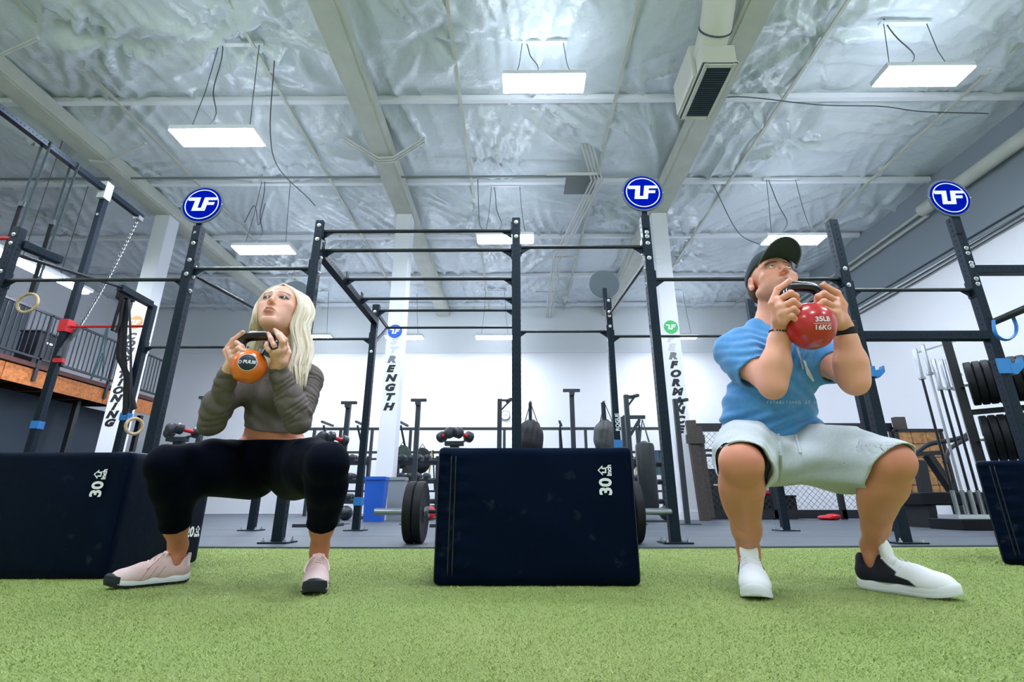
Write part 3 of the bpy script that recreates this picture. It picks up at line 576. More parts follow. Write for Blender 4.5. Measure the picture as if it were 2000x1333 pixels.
# ================================================================ IMPLICIT-SURFACE MODELLER (one continuous skin per figure)
def axis(segs):                                     # segs: (start, end, step) consecutive -> coordinates of a rectilinear grid
    out = []
    for a, b, h in segs:
        n = max(1, int(round((b - a) / h))); out += list(np.linspace(a, b, n, endpoint=False))
    return np.array(out + [segs[-1][1]], np.float32)
class Field:
    def __init__(s, xs, ys, zs): s.ax = (xs, ys, zs); s.d = np.full((len(xs), len(ys), len(zs)), 0.5, np.float32)
    @staticmethod
    def uniform(lo, hi, h): return Field(*[axis([(a, b, h)]) for a, b in zip(lo, hi)])
    def sub(s, lo, hi):
        sl = []
        for a, l, h in zip(s.ax, lo, hi):
            i, j = np.searchsorted(a, l), np.searchsorted(a, h)
            if j <= i: return None
            sl.append(slice(i, j))
        g = (s.ax[0][sl[0]][:, None, None], s.ax[1][sl[1]][None, :, None], s.ax[2][sl[2]][None, None, :])
        return tuple(sl), g
    def op(s, fn, lo, hi, op='u', k=0.01):
        r = s.sub([l - k - 0.012 for l in lo], [h + k + 0.012 for h in hi])
        if r is None: return s
        sl, g = r; b = fn(*g).astype(np.float32); a = s.d[sl]
        if op == 'u': h = np.maximum(k - np.abs(a - b), 0) / max(k, 1e-6); s.d[sl] = np.minimum(a, b) - h * h * k * 0.25
        elif op == 's': b = -b; h = np.maximum(k - np.abs(a - b), 0) / max(k, 1e-6); s.d[sl] = np.maximum(a, b) + h * h * k * 0.25
        elif op == 'add': s.d[sl] = a + b
        return s
    def cap(s, a, b, ra, rb=None, op='u', k=0.01):
        a = np.array(a, np.float32); b = np.array(b, np.float32); rb = ra if rb is None else rb; ba = b - a; bb = float(ba @ ba) + 1e-9
        def fn(X, Y, Z):
            x, y, z = X - a[0], Y - a[1], Z - a[2]; t = np.clip((x * ba[0] + y * ba[1] + z * ba[2]) / bb, 0, 1)
            return np.sqrt((x - t * ba[0]) ** 2 + (y - t * ba[1]) ** 2 + (z - t * ba[2]) ** 2) - (ra + (rb - ra) * t)
        m = max(ra, rb); return s.op(fn, np.minimum(a, b) - m, np.maximum(a, b) + m, op, k)
    def chain(s, pts, rs, op='u', k=0.01):
        for i in range(len(pts) - 1): s.cap(pts[i], pts[i + 1], rs[i], rs[i + 1], op, k)
        return s
    def ell(s, c, r, M=None, op='u', k=0.01):       # M rows = local axes in world space
        c = np.array(c, np.float32); r = np.array(r, np.float32); M = np.eye(3, dtype=np.float32) if M is None else np.array(M, np.float32)
        def fn(X, Y, Z):
            x, y, z = X - c[0], Y - c[1], Z - c[2]; q = [(M[i][0] * x + M[i][1] * y + M[i][2] * z) for i in range(3)]
            k0 = np.sqrt(sum((q[i] / r[i]) ** 2 for i in range(3))); k1 = np.sqrt(sum((q[i] / r[i] ** 2) ** 2 for i in range(3))) + 1e-6
            return k0 * (k0 - 1) / k1
        e = np.sqrt(((M * r[:, None]) ** 2).sum(0)); return s.op(fn, c - e, c + e, op, k)
    def plane(s, p, n, k=0.004):                    # cut away the side n points to
        p = np.array(p); n = np.array(n, float); n /= np.linalg.norm(n)
        X, Y, Z = s.ax[0][:, None, None], s.ax[1][None, :, None], s.ax[2][None, None, :]
        b = ((X - p[0]) * n[0] + (Y - p[1]) * n[1] + (Z - p[2]) * n[2]).astype(np.float32)
        h = np.maximum(k - np.abs(s.d - b), 0) / k; s.d = np.maximum(s.d, b) + h * h * k * 0.25; return s
    def grid(s): return s.ax[0][:, None, None], s.ax[1][None, :, None], s.ax[2][None, None, :]
    def mesh(s, name, m, parent, smooth_it=1, color=None, keep_big=True):
        d = s.d; d[d == 0] = 1e-6; ins = d < 0; nx, ny, nz = d.shape
        cnt = np.zeros((nx - 1, ny - 1, nz - 1), np.uint8)
        for i in (0, 1):
            for j in (0, 1):
                for k in (0, 1): cnt += ins[i:nx - 1 + i, j:ny - 1 + j, k:nz - 1 + k]
        act = (cnt > 0) & (cnt < 8); I, J, K = np.nonzero(act); n = len(I)
        idx = np.full(act.shape, -1, np.int32); idx[I, J, K] = np.arange(n); del cnt
        acc = np.zeros((n, 3)); w = np.zeros(n)
        cs = [(i, j, k) for i in (0, 1) for j in (0, 1) for k in (0, 1)]
        val = {c: d[I + c[0], J + c[1], K + c[2]] for c in cs}; ax = s.ax; base = (I, J, K)
        co = {c: [ax[q][base[q] + c[q]] for q in range(3)] for c in cs}
        for c in cs:
            for q in range(3):
                if c[q]: continue
                e = list(c); e[q] = 1; e = tuple(e); a, b = val[c], val[e]; mk = (a < 0) != (b < 0); t = np.where(mk, a / np.where(mk, a - b, 1), 0)
                for r in range(3): acc[:, r] += np.where(mk, co[c][r] + t * (co[e][r] - co[c][r]), 0)
                w += mk
        V = acc / w[:, None]; F = []
        for q in range(3):
            a = [slice(0, -1)] * 3; b = [slice(0, -1)] * 3; o = [r for r in range(3) if r != q]
            s0 = [slice(1, -1) if r != q else slice(0, -1) for r in range(3)]; s1 = [slice(1, -1) if r != q else slice(1, None) for r in range(3)]
            A, B = ins[tuple(s0)], ins[tuple(s1)]; ch = np.argwhere(A != B)
            if not len(ch): continue
            up = A[tuple(ch.T)]; g = ch.copy()
            for r in o: g[:, r] += 1
            quad = []
            for du, dv in ((0, 0), (1, 0), (1, 1), (0, 1)):
                h = g.copy(); h[:, o[0]] -= du; h[:, o[1]] -= dv; quad.append(idx[h[:, 0], h[:, 1], h[:, 2]])
            Q = np.stack(quad, 1); flip = up if q != 1 else ~up; Q[~flip] = Q[~flip][:, ::-1]; F.append(Q)
        F = np.concatenate(F); F = F[(F >= 0).all(1)]
        if keep_big:                                 # drop stray islands
            lab = np.arange(n)
            for _ in range(400):
                mn = lab[F].min(1); new = lab.copy()
                for c in range(4): np.minimum.at(new, F[:, c], mn)
                new = new[new]
                if (new == lab).all(): break
                lab = new
            big = np.bincount(lab).argmax(); kv = lab == big; F = F[kv[F].all(1)]; re = np.cumsum(kv) - 1; V = V[kv]; F = re[F]; n = len(V)
        for _ in range(smooth_it):
            ac = np.zeros((n, 3)); ct = np.zeros(n)
            for a, b in ((0, 1), (1, 2), (2, 3), (3, 0)):
                for p, q in ((a, b), (b, a)):
                    for r in range(3): ac[:, r] += np.bincount(F[:, p], V[F[:, q], r], n)
                    ct += np.bincount(F[:, p], minlength=n)
            V = V * 0.4 + 0.6 * ac / np.maximum(ct, 1)[:, None]
        tri = V[F]; vol = np.einsum('ij,ij->i', tri[:, 0], np.cross(tri[:, 1], tri[:, 2])).sum() + np.einsum('ij,ij->i', tri[:, 0], np.cross(tri[:, 2], tri[:, 3])).sum()
        if vol < 0: F = F[:, ::-1]
        o_ = np.array(origin_of(parent)) if parent else 0
        me = bpy.data.meshes.new(name); nf = len(F); W = (V - o_).astype(np.float32)
        me.vertices.add(n); me.vertices.foreach_set('co', W.ravel()); me.loops.add(nf * 4); me.loops.foreach_set('vertex_index', F.astype(np.int32).ravel())
        me.polygons.add(nf); me.polygons.foreach_set('loop_start', np.arange(0, nf * 4, 4, dtype=np.int32)); me.update(calc_edges=True)
        me.polygons.foreach_set('use_smooth', [True] * nf); me.materials.append(m)
        if color is not None:
            c = np.ones((n, 4), np.float32); c[:, :3] = color(V); at = me.color_attributes.new('col', 'FLOAT_COLOR', 'POINT'); at.data.foreach_set('color', c.ravel())
        s.d = None
        return link(name, me, parent)
def nz(v): v = np.array(v, float); return v / np.linalg.norm(v)
def lerp(a, b, t): return np.array(a) * (1 - t) + np.array(b) * t
def basis(f, upish=(0, 0, 1), roll=0.0):             # rows: left of the figure, forward, up
    f = nz(f); l = nz(np.cross(upish, f)); u = np.cross(f, l)
    return np.array([l * math.cos(roll) + u * math.sin(roll), f, u * math.cos(roll) - l * math.sin(roll)])
# ================================================================ PEOPLE
def A(*a): return np.array(a, float)
def Q(px, py, y): return np.array(P(px, py, Y=y))
SKIN_M = vcol(mat('skin_man', (206, 152, 124), 0.48, sss=0.12, bump=(220, 0.08, 0.004), spec=0.4))
SKIN_W = vcol(mat('skin_woman', (206, 152, 124), 0.45, sss=0.12, bump=(260, 0.05, 0.004), spec=0.4))
EYEW = vcol(mat('eye', (240, 240, 240), 0.15))
def head_sdf(F, c, M, s=1.0, male=True):
    W = lambda l, f, u: c + s * (l * M[0] + f * M[1] + u * M[2])
    E = lambda p, r, **k: F.ell(W(*p), A(*r) * s, M, **k)
    C = lambda a, b, ra, rb=None, **k: F.cap(W(*a), W(*b), ra * s, None if rb is None else rb * s, **k)
    j = 1.0 if male else 0.90
    E((0, -.018, .038), (.077, .096, .084), k=.004)
    E((0, .030, .012), (.064, .060, .072), k=.03)
    E((0, .034, -.045), (.056 if male else .049, .054, .060), k=.03)
    E((0, .040, -.080), (.042, .044, .032) if male else (.031, .042, .027), k=.03)
    C((0, .078 if male else .075, -.102), (0, .070, -.104), .019 if male else .0145, k=.02)
    for q in (-1, 1):
        C((q * (.056 if male else .045), .002, -.062), (q * (.020 if male else .013), .068, -.104), .019 * j if male else .014, .015 * j if male else .012, k=.03)
        E((q * .046, .060, -.024), (.022, .022, .017) if male else (.018, .019, .018), k=.022)
        E((q * .034, .050, -.055), (.024, .026, .032) if male else (.017, .020, .022), k=.03)
        C((q * .010, .087, .021), (q * .042, .074, .025), .0095 if male else .007, .008, k=.014)
        E((q * .031, .099, .003), (.0165, .013, .0105), op='s', k=.012)
        # eyelids round the eyeball
        E((q * .031, .0785, .0025), (.0150, .0135, .0135), k=.004)
        E((q * .0315, .0935, .0020 if male else -.0006), (.0115 if male else .0122, .008, .0042 if male else .0030), op='s', k=.002)
        # cheek plane, ear
        if male:
            E((q * .079, -.012, .000), (.0075, .020, .032), k=.006); E((q * .085, -.008, .004), (.005, .011, .017), op='s', k=.005)
            E((q * .079, -.004, -.026), (.007, .010, .011), k=.005)
    C((0, .089, .016), (0, .112 if male else .104, -.028), .0085 if male else .0058, .0105 if male else .0070, k=.012)
    E((0, .113 if male else .1055, -.032), (.0105, .0115, .0085) if male else (.0080, .0085, .0070), k=.008)
    for q in (-1, 1):
        E((q * (.0125 if male else .0100), .102 if male else .097, -.037), (.0072, .0095, .0072) if male else (.0058, .0078, .0058), k=.006)
        E((q * (.0068 if male else .0056), .110 if male else .1035, -.0432 if male else -.0412), (.0035, .0050, .0032) if male else (.0026, .0038, .0026), op='s', k=.003)
    E((0, .084 if male else .081, -.070), (.027, .018, .018) if male else (.022, .015, .017), k=.014)                       # muzzle
    lw = .0235 if male else .022; lt = .0052 if male else .0056
    for q in (-1, 1):
        C((q * lw, .083, -.0715), (q * .006, .0985, -.0655), .0028, lt, k=.004); C((q * .006, .0985, -.0655), (0, .0985, -.0668), lt, lt * .9, k=.003)
        C((q * lw, .083, -.0725), (q * .006, .0965, -.0785), .0028, lt * 1.15, k=.004)
    C((-.006, .0965, -.0785), (.006, .0965, -.0785), lt * 1.15, k=.004)
    for q in (-1, 1): C((q * (lw + .001), .086, -.0722), (0, .1035, -.0722), .0010, .0014, op='s', k=.003)
    E((0, .090, -.092), (.018, .008, .005), op='s', k=.008)
def head_paint(V, c, M, s, male, col):
    d = (V - c) / s; l, f, u = d @ M[0], d @ M[1], d @ M[2]
    hd = (np.abs(l) < .1) & (f > 0) & (u > -.13) & (u < .12)
    def blend(mask, rgb, a=1.0): 
        mk = np.clip(mask, 0, 1)[:, None] * a * hd[:, None]; col[:] = col * (1 - mk) + np.array(lin(rgb)) * mk
    lw = .0235 if male else .0225
    lip = 1 - np.clip((np.sqrt((l / lw) ** 2 + ((u + .0722) / (.0105 if male else .0135)) ** 2) - .85) / .25, 0, 1)
    blend(lip * (f > .078), (176, 106, 98) if male else (172, 92, 90), .7)
    al = np.abs(l); brow = 1 - np.clip((np.abs(u - (.0235 + .10 * (al - .012) * (al < .036) - .25 * np.maximum(al - .036, 0))) - (.0030 if male else .0014)) / .003, 0, 1)
    blend(brow * (al > .011) * (al < .050) * (f > .06), (96, 66, 50) if male else (128, 92, 74), .85)
    e = np.sqrt(((al - .0315) / .0150) ** 2 + ((u - .002) / .0075) ** 2)
    if male: blend(np.clip((1.3 - e) / .5, 0, 1) * (f > .07), (140, 88, 74), .5)
    else:
        blend(np.clip((1.30 - e) / .25, 0, 1) * (f > .07) * (u < .008), (34, 24, 28), .95)
        blend(np.clip((1.9 - e) / .6, 0, 1) * (f > .07) * (u > .004), (150, 100, 88), .5)
    blend(np.exp(-((al - .045) / .018) ** 2 - ((u + .03) / .016) ** 2), (224, 140, 124), .35)
    blend(np.exp(-(l / .012) ** 2 - ((u + .036) / .01) ** 2) * (f > .095), (214, 130, 114), .35)
    if male:
        st = np.clip((-.045 - u) / .03, 0, 1) * (f > .0) * np.clip(1 - lip, 0, 1); blend(st, (150, 112, 92), .38)
def eyes(person, c, M, s, gaze, iris, n=2):
    for q in (-1, 1):
        o = c + s * (q * .031 * M[0] + .0795 * M[1] + .0022 * M[2]); r = .0122 * s
        mb = MB().ball(o, r, 32, 24); ob = mb.build('eyeball', EYEW, person, smooth='all')
        V = np.array([v.co[:] for v in ob.data.vertices]) + np.array(origin_of(person)); g = nz(gaze); dd = ((V - o) / r) @ g
        c4 = np.ones((len(V), 4), np.float32); c4[:, :3] = lin((232, 228, 226))
        c4[dd > .84, :3] = lin(iris); c4[dd > .955, :3] = lin((8, 8, 10))
        at = ob.data.color_attributes.new('col', 'FLOAT_COLOR', 'POINT'); at.data.foreach_set('color', c4.ravel())
def hand_sdf(F, chains, rad, wrist, palm_pts, pr):
    # palm: metacarpals blended into one slab; every finger its own chain with creases left between them
    for m in palm_pts: F.cap(wrist, m, pr * 1.25, pr, k=.010)
    for i in range(len(palm_pts) - 1): F.cap(palm_pts[i], palm_pts[i + 1], pr, pr, k=.008)
    for ch, r in zip(chains, rad):
        rs = [r * v for v in (1.08, 1.04, .98, .88)][:len(ch)]
        F.chain(ch, rs, k=.0025)
        for p in ch[1:-1]: F.ell(p, A(1, 1, 1) * r * 1.07, k=.003)          # knuckle
def nails(person, tips, r, m):
    for p, d, n in tips:
        mb = MB(); M = basis(d, n); o = np.array(p) + M[2] * r * .80
        mb.ball((0, 0, 0), 1, 10, 6); mb.v = [tuple(o + M[0] * (v[0] * r * .62) + M[1] * (v[1] * r * .8) + M[2] * (v[2] * r * .28)) for v in mb.v]; mb.build('fingernail', m, person, smooth='all')
NAILM = mat('nail', (226, 186, 172), 0.3); 
# ---------------------------------------------------------------- the man
MAN = thing('person', 'man in blue T-shirt, light grey shorts and dark cap squatting, holding a red kettlebell', 'person', (1.17, 1.95, 0))
mJ = dict(ra=Q(1461, 1072, 1.96), rk=Q(1447, 905, 1.70), rh=Q(1462, 862, 2.12), la=Q(1701, 1068, 1.96), lk=Q(1740, 903, 1.72), lh=Q(1562, 862, 2.12),
          pel=Q(1508, 850, 2.14), wai=Q(1503, 795, 2.12), che=Q(1512, 715, 2.08), nek=Q(1505, 648, 2.06), rs=Q(1436, 686, 2.05), ls=Q(1600, 688, 2.08),
          re=Q(1508, 752, 1.83), le=Q(1668, 744, 1.83), rw=Q(1526, 640, 1.80), lw=Q(1648, 642, 1.79), hd=Q(1508, 552, 2.03))
mF = nz(A(-.06, -1, .30)); mM = basis(mF, (.05, 0, 1)); mS = 1.10
# kettlebell geometry first: the hands close round its handle
kbM = dict(c=Q(1583, 637, 1.745), r=.086, tilt=.10)
mHand = {}
def man_hands():
    y = 1.745
    r = dict(wrist=mJ['rw'], palm=[Q(1516, 592, y - .012), Q(1522, 602, y - .028), Q(1527, 613, y - .030), Q(1531, 624, y - .022)])
    r['palm'] = [Q(1519, 588, y - .010), Q(1525, 601, y - .024), Q(1529, 613, y - .026), Q(1532, 625, y - .018)]
    r['f'] = [[Q(1520, 587, y - .012), Q(1544, 573, y - .042), Q(1554, 579, y - .034), Q(1556, 590, y - .016)],
              [Q(1526, 600, y - .026), Q(1549, 589, y - .048), Q(1558, 597, y - .038), Q(1558, 604, y - .018)],
              [Q(1530, 613, y - .028), Q(1550, 604, y - .048), Q(1558, 612, y - .038), Q(1557, 618, y - .020)],
              [Q(1533, 625, y - .020), Q(1547, 618, y - .042), Q(1555, 625, y - .036), Q(1554, 629, y - .020)],
              [Q(1518, 622, y + .004), Q(1507, 594, y + .0), Q(1519, 566, y - .004), Q(1541, 550, y - .012)]]
    l = dict(wrist=mJ['lw'], palm=[Q(1632, 589, y - .010), Q(1631, 601, y - .024), Q(1631, 613, y - .026), Q(1632, 625, y - .018)])
    l['f'] = [[Q(1632, 588, y - .012), Q(1609, 574, y - .042), Q(1598, 580, y - .034), Q(1595, 592, y - .016)],
              [Q(1631, 601, y - .026), Q(1609, 590, y - .048), Q(1599, 598, y - .038), Q(1597, 606, y - .018)],
              [Q(1631, 613, y - .028), Q(1611, 605, y - .048), Q(1602, 613, y - .038), Q(1602, 620, y - .020)],
              [Q(1632, 625, y - .020), Q(1616, 620, y - .042), Q(1608, 627, y - .036), Q(1607, 631, y - .022)],
              [Q(1646, 622, y + .004), Q(1648, 596, y + .0), Q(1635, 573, y - .006), Q(1608, 557, y - .020)]]
    return r, l
def limb_arm(F, s_, e, w, ru, re_, rw, k=.03, only=None):
    F.chain([s_, lerp(s_, e, .45), e], [ru * 1.10, ru, re_ * .90], k=k)
    u = nz(e - s_); n = nz(np.cross(u, A(0, 0, 1))); v = np.cross(n, u)
    F.ell(lerp(s_, e, .52) + v * ru * .25, (ru * .95, .095, ru * .85), np.array([n, u, v]), k=.02)
    f = nz(w - e); a = nz(np.cross(f, u)); b = np.cross(a, f)
    F.chain([e, lerp(e, w, .35), lerp(e, w, .75), w], [re_ * .88, re_ * .92, rw * 1.15, rw], k=.02)
    F.ell(lerp(e, w, .27), (re_ * 1.10, .085, re_ * .92), np.array([a, f, b]), k=.03)
    F.ell(e + u * .012 - f * .012, A(1, 1, 1) * re_ * .62, k=.03)
def limb_leg(F, h, k_, a, rt, rk, rc, ra, calf_dir):
    F.chain([h, lerp(h, k_, .5), k_], [rt * 1.05, rt * .93, rk], k=.03)
    F.chain([k_, lerp(k_, a, .25), lerp(k_, a, .75), a], [rk * .96, rk * .97, ra * 1.22, ra], k=.03)
    s_ = nz(a - k_); n = nz(np.cross(s_, calf_dir)); c = np.cross(n, s_)
    F.ell(lerp(k_, a, .32) + nz(calf_dir) * rc * .36, (rc * .97, .135, rc * .85), np.array([n, s_, c]), k=.03)
    F.ell(k_ - nz(calf_dir) * rk * .22, A(1, 1, 1.1) * rk * .72, k=.03)
    F.cap(a, a + A(0, 0, -.07), ra * .98, ra * .98, k=.02)
    for q in (-1, 1): F.ell(a + n * q * ra * .66 + A(0, 0, -.035), (.013, .014, .016), k=.015)
mTorsoM = None
def man_torso(F, o=0.0):
    r = nz(mJ['rs'] - mJ['ls']); J = mJ; up = nz(J['nek'] - J['pel']); f = nz(np.cross(up, r)); f = f if f[1] < 0 else -f; B = np.array([r, f, up])
    F.ell(J['pel'], (.175 + o, .125 + o, .13 + o), B, k=.03); F.ell(J['wai'], (.165 + o, .120 + o, .15 + o), B, k=.05)
    F.ell(J['che'] + up * .005, (.178 + o, .125 + o, .17 + o), B, k=.05)
    F.cap(J['rs'] - r * .035, J['ls'] + r * .035, .066 + o, k=.05)
    for q in (-1, 1):
        F.ell(J['che'] - r * q * .085 + f * .075 + up * .035, (.085 + o, .05 + o, .062 + o), B, k=.04)
        s_ = J['rs'] if q == -1 else J['ls']; F.cap(lerp(s_, J['nek'], .25) + up * .015, J['nek'] + up * .035, .042 + o, .05 + o, k=.04)
        F.ell(s_ + A(0, 0, -.005), A(.066, .066, .068) + o, k=.04)
    return B
def make_man():
    J = mJ; xs = axis([(.62, .96, .005), (.96, 1.34, .0024), (1.34, 1.48, .004)]); ys = axis([(1.60, 1.66, .004), (1.66, 2.10, .0025), (2.10, 2.36, .006)]); zs = axis([(.06, .84, .005), (.84, 1.40, .0024)])
    F = Field(xs, ys, zs)
    man_torso(F); rh, lh = man_hands()
    limb_arm(F, J['rs'], J['re'], J['rw'], .056, .050, .033); limb_arm(F, J['ls'], J['le'], J['lw'], .056, .050, .033)
    limb_leg(F, J['rh'], J['rk'], J['ra'], .088, .064, .070, .037, A(.0, 1, .1)); limb_leg(F, J['lh'], J['lk'], J['la'], .088, .064, .066, .031, A(-.35, 1, .1))
    F.cap(J['nek'] - A(0, 0, .02), J['hd'] + mM[2] * -.06 - mM[1] * .03, .064, .058, k=.03)
    head_sdf(F, J['hd'], mM, mS, True)
    for h in (rh, lh): hand_sdf(F, h['f'], (.0120, .0124, .0118, .0104, .0124), h['wrist'], h['palm'], .0165)
    for h, w in ((rh, J['rw']), (lh, J['lw'])): F.chain([w, lerp(w, h['f'][4][0], .8)], [.031, .024], k=.015)
    def color(V):
        col = np.tile(np.array(lin((234, 168, 142))), (len(V), 1)); z = V[:, 2]
        leg = np.clip((.62 - z) / .1, 0, 1)[:, None]; col = col * (1 - leg) + np.array(lin((206, 138, 108))) * leg
        for k in ('rk', 'lk'): g = np.exp(-(((V - J[k] - A(0, -.05, .01)) / .055) ** 2).sum(1))[:, None] * .4; col = col * (1 - g) + np.array(lin((206, 120, 104))) * g
        for k in ('re', 'le'): g = np.exp(-(((V - J[k] - A(0, -.01, -.03)) / .05) ** 2).sum(1))[:, None] * .35; col = col * (1 - g) + np.array(lin((204, 120, 98))) * g
        for h in (rh, lh):
            for ch in h['f']:
                for p in ch[1:2]: g = np.exp(-(((V - p) / .012) ** 2).sum(1))[:, None] * .25; col = col * (1 - g) + np.array(lin((206, 124, 108))) * g
        e = J['hd'] + mM[0] * .08; e2 = J['hd'] - mM[0] * .082
        for p in (e, e2): g = np.exp(-(((V - p) / .03) ** 2).sum(1))[:, None] * .45; col = col * (1 - g) + np.array(lin((214, 112, 104))) * g
        head_paint(V, J['hd'], mM, mS, True, col); return col
    F.mesh('body', SKIN_M, MAN, 1, color)
    eyes(MAN, J['hd'], mM, mS, mM[1] + mM[2] * .40 + mM[0] * .12, (70, 92, 110))
    nails(MAN, [(rh['f'][4][3], rh['f'][4][3] - rh['f'][4][2], A(-.3, -.5, .8)), (lh['f'][4][3], lh['f'][4][3] - lh['f'][4][2], A(.3, -.5, .8))], .0112, NAILM)
make_man()
# clothes
TSHIRT = mat('tshirt_blue', (84, 152, 208), 0.85, noise=(55, (70, 136, 196), 0.3), bump=(300, 0.15, 0.004), sheen=0.2)
def fold(F, fn):                                     # wrinkle a garment: add a small height field to its distance
    X, Y, Z = F.grid(); F.d = (F.d + fn(X, Y, Z)).astype(np.float32)
def make_tshirt():
    J = mJ; lo, hi = (.70, 1.68, .44), (1.52, 2.36, 1.20); F = Field.uniform(lo, hi, .0049)
    B = man_torso(F, .012); r, f, up = B; X, Y, Z = F.grid()
    hem = lerp(J['pel'], J['wai'], .15)
    F.ell(hem + f * .02 - up * .01, (.195, .145, .085), B, k=.05); F.ell(J['wai'] + r * .02 + f * .02 - up * .03, (.178, .132, .13), B, k=.06)
    p = hem - up * .045; c = J['nek'] + up * .02 + f * .015; n = nz(up * 1.0 + f * .35)
    rs = J['rs']
    def wr(X, Y, Z):
        w = np.exp(-((X - rs[0] - .05) ** 2 + (Z - rs[2] + .07) ** 2) / .009)
        a = .0100 * np.sin(Z * 150 + X * 60 + 2.5 * np.sin(X * 30)) * w
        b = .009 * np.sin(Z * 130 + 5 * np.sin(X * 9) - X * 16) * np.exp(-((Z - .60) / .05) ** 2)
        c = .0042 * np.sin(X * 60 + Z * 38 + 3 * np.sin(Z * 17)) * (Z > .55)
        e = .007 * np.sin(X * 150 + 4 * np.sin(Z * 25)) * np.exp(-((Z - J['che'][2] - .02) / .06) ** 2 - ((X - J['che'][0] - .05) / .10) ** 2)
        return a + b + c + e
    fold(F, wr)
    S = Field.uniform(lo, hi, .0049); cut = S.d * 0 - 1
    for s_, e, t in ((J['rs'], J['re'], .62), (J['ls'], J['le'], .52)):
        T = Field.uniform(lo, hi, .0049); u = nz(nz(e - s_) + A(0, 0, -.25)); q = lerp(s_, e, t)
        T.chain([s_, lerp(s_, e, .30), lerp(s_, e, .80)], [.078, .074, .070], k=.04); T.cap(lerp(s_, e, .25) + A(0, .02, -.02), lerp(s_, e, .75) + A(0, .015, -.025), .062, .058, k=.03)
        h = ((X - q[0]) * u[0] + (Y - q[1]) * u[1] + (Z - q[2]) * u[2]); T.d = T.d + wr(X, Y, Z).astype(np.float32) * .8; hol = np.maximum(T.d + .009, -(h + .06))
        T.d = np.maximum(np.maximum(T.d, h), -hol).astype(np.float32); S.d = np.minimum(S.d, T.d)
    k = .035; hh = np.maximum(k - np.abs(F.d - S.d), 0) / k; F.d = (np.minimum(F.d, S.d) - hh * hh * k * .25 * (S.d < .03)).astype(np.float32)
    cut = -((X - p[0]) * up[0] + (Y - p[1]) * up[1] + (Z - p[2]) * up[2]) - .012 * np.sin(X * 22)
    dn = np.sqrt((X - c[0]) ** 2 + (Y - c[1]) ** 2 + ((Z - c[2]) * .8) ** 2) - .082
    cut = np.maximum(cut, np.minimum(-dn, ((X - c[0]) * n[0] + (Y - c[1]) * n[1] + (Z - c[2]) * n[2]) + .035))
    F.d = np.maximum(F.d, cut).astype(np.float32)
    F.mesh('t_shirt', TSHIRT, MAN, 1)
    ux = nz(np.cross(n, A(0, 1, 0))); uy = np.cross(n, ux); q = c - n * .031
    MB().tube([tuple(q + ux * .083 * math.cos(a) + uy * .081 * math.sin(a)) for a in np.linspace(0, 6.283, 41)[:-1]], .0085, 8, True, flat=.6).build('collar', TSHIRT, MAN, smooth='all')
    return B
mB = make_tshirt()
SHORTS = mat('shorts_grey', (196, 203, 208), 0.9, noise=(120, (178, 186, 192), 0.35), bump=(380, 0.2, 0.004), sheen=0.2)
def make_shorts():
    J = mJ; F = Field.uniform((.70, 1.54, .26), (1.56, 2.42, .70), .0049); r, f, up = mB; X, Y, Z = F.grid()
    F.ell(J['pel'] - up * .015, (.190, .150, .125), mB, k=.03); F.ell(J['pel'] - up * .07 + A(0, .04, 0), (.175, .155, .11), mB, k=.05)
    for h, k_ in ((J['rh'], J['rk']), (J['lh'], J['lk'])):
        dx = A(.010, 0, 0) if k_ is J['rk'] else A(0, 0, 0)
        F.chain([h, lerp(h, k_, .5), lerp(h, k_, 1.0) + dx, lerp(h, k_, 1.2) + dx], [.114, .100, .074, .070], k=.04)
        F.chain([h + A(0, 0, -.05), lerp(h, k_, .55) + A(0, .01, -.045), lerp(h, k_, 1.05) + A(0, .02, -.035) + dx * 1.4], [.098, .090, .072], k=.05)
    F.cap(lerp(J['rh'], J['rk'], .25) - A(0, 0, .06), lerp(J['lh'], J['lk'], .35) - A(0, 0, .06), .085, .085, k=.06)
    def wr(X, Y, Z):
        a = .006 * np.sin(X * 75 - Z * 60 + 2 * np.sin(Y * 20)) * np.exp(-((X - 1.13) / .09) ** 2 - ((Z - .55) / .07) ** 2)
        b = .0035 * np.sin(X * 38 + Z * 46 + Y * 22) + .003 * np.sin(X * 24 - Z * 70 + Y * 15)
        return a + b
    fold(F, wr); inner = F.d + .008; cut = inner * 0 - 1.0; hol = inner * 0 + 1.0
    for h, k_, t, tz, tx in ((J['rh'], J['rk'], 1.0, -.45, 0), (J['lh'], J['lk'], 1.03, -.75, .1)):
        u = nz(nz(k_ - h) + A(tx, 0, tz)); p = lerp(h, k_, t); hh = ((X - p[0]) * u[0] + (Y - p[1]) * u[1] + (Z - p[2]) * u[2])
        dk = np.sqrt((X - k_[0]) ** 2 + (Y - k_[1]) ** 2 + (Z - k_[2]) ** 2)
        cut = np.maximum(cut, np.minimum(hh, .27 - dk)); hol = np.minimum(hol, dk - .17)
    inner = np.maximum(inner, hol)
    p = J['pel'] + up * .055; cut = np.maximum(cut, (X - p[0]) * up[0] + (Y - p[1]) * up[1] + (Z - p[2]) * up[2])
    F.d = np.maximum(np.maximum(F.d, cut), -inner).astype(np.float32); return F.mesh('shorts', SHORTS, MAN, 1)
make_shorts()
def surf(px, py, off=.003):                          # first surface met from the camera's place along a pixel's ray
    d = Vector(P(px, py, Y=1.0)) - Vector((0, 0, CAM_H)); d.normalize()
    hit, loc, nor, *_ = scene.ray_cast(bpy.context.evaluated_depsgraph_get(), (0, 0, CAM_H), d)
    if nor.dot(d) > 0: nor = -nor
    return loc + nor * off
bpy.context.view_layer.update()
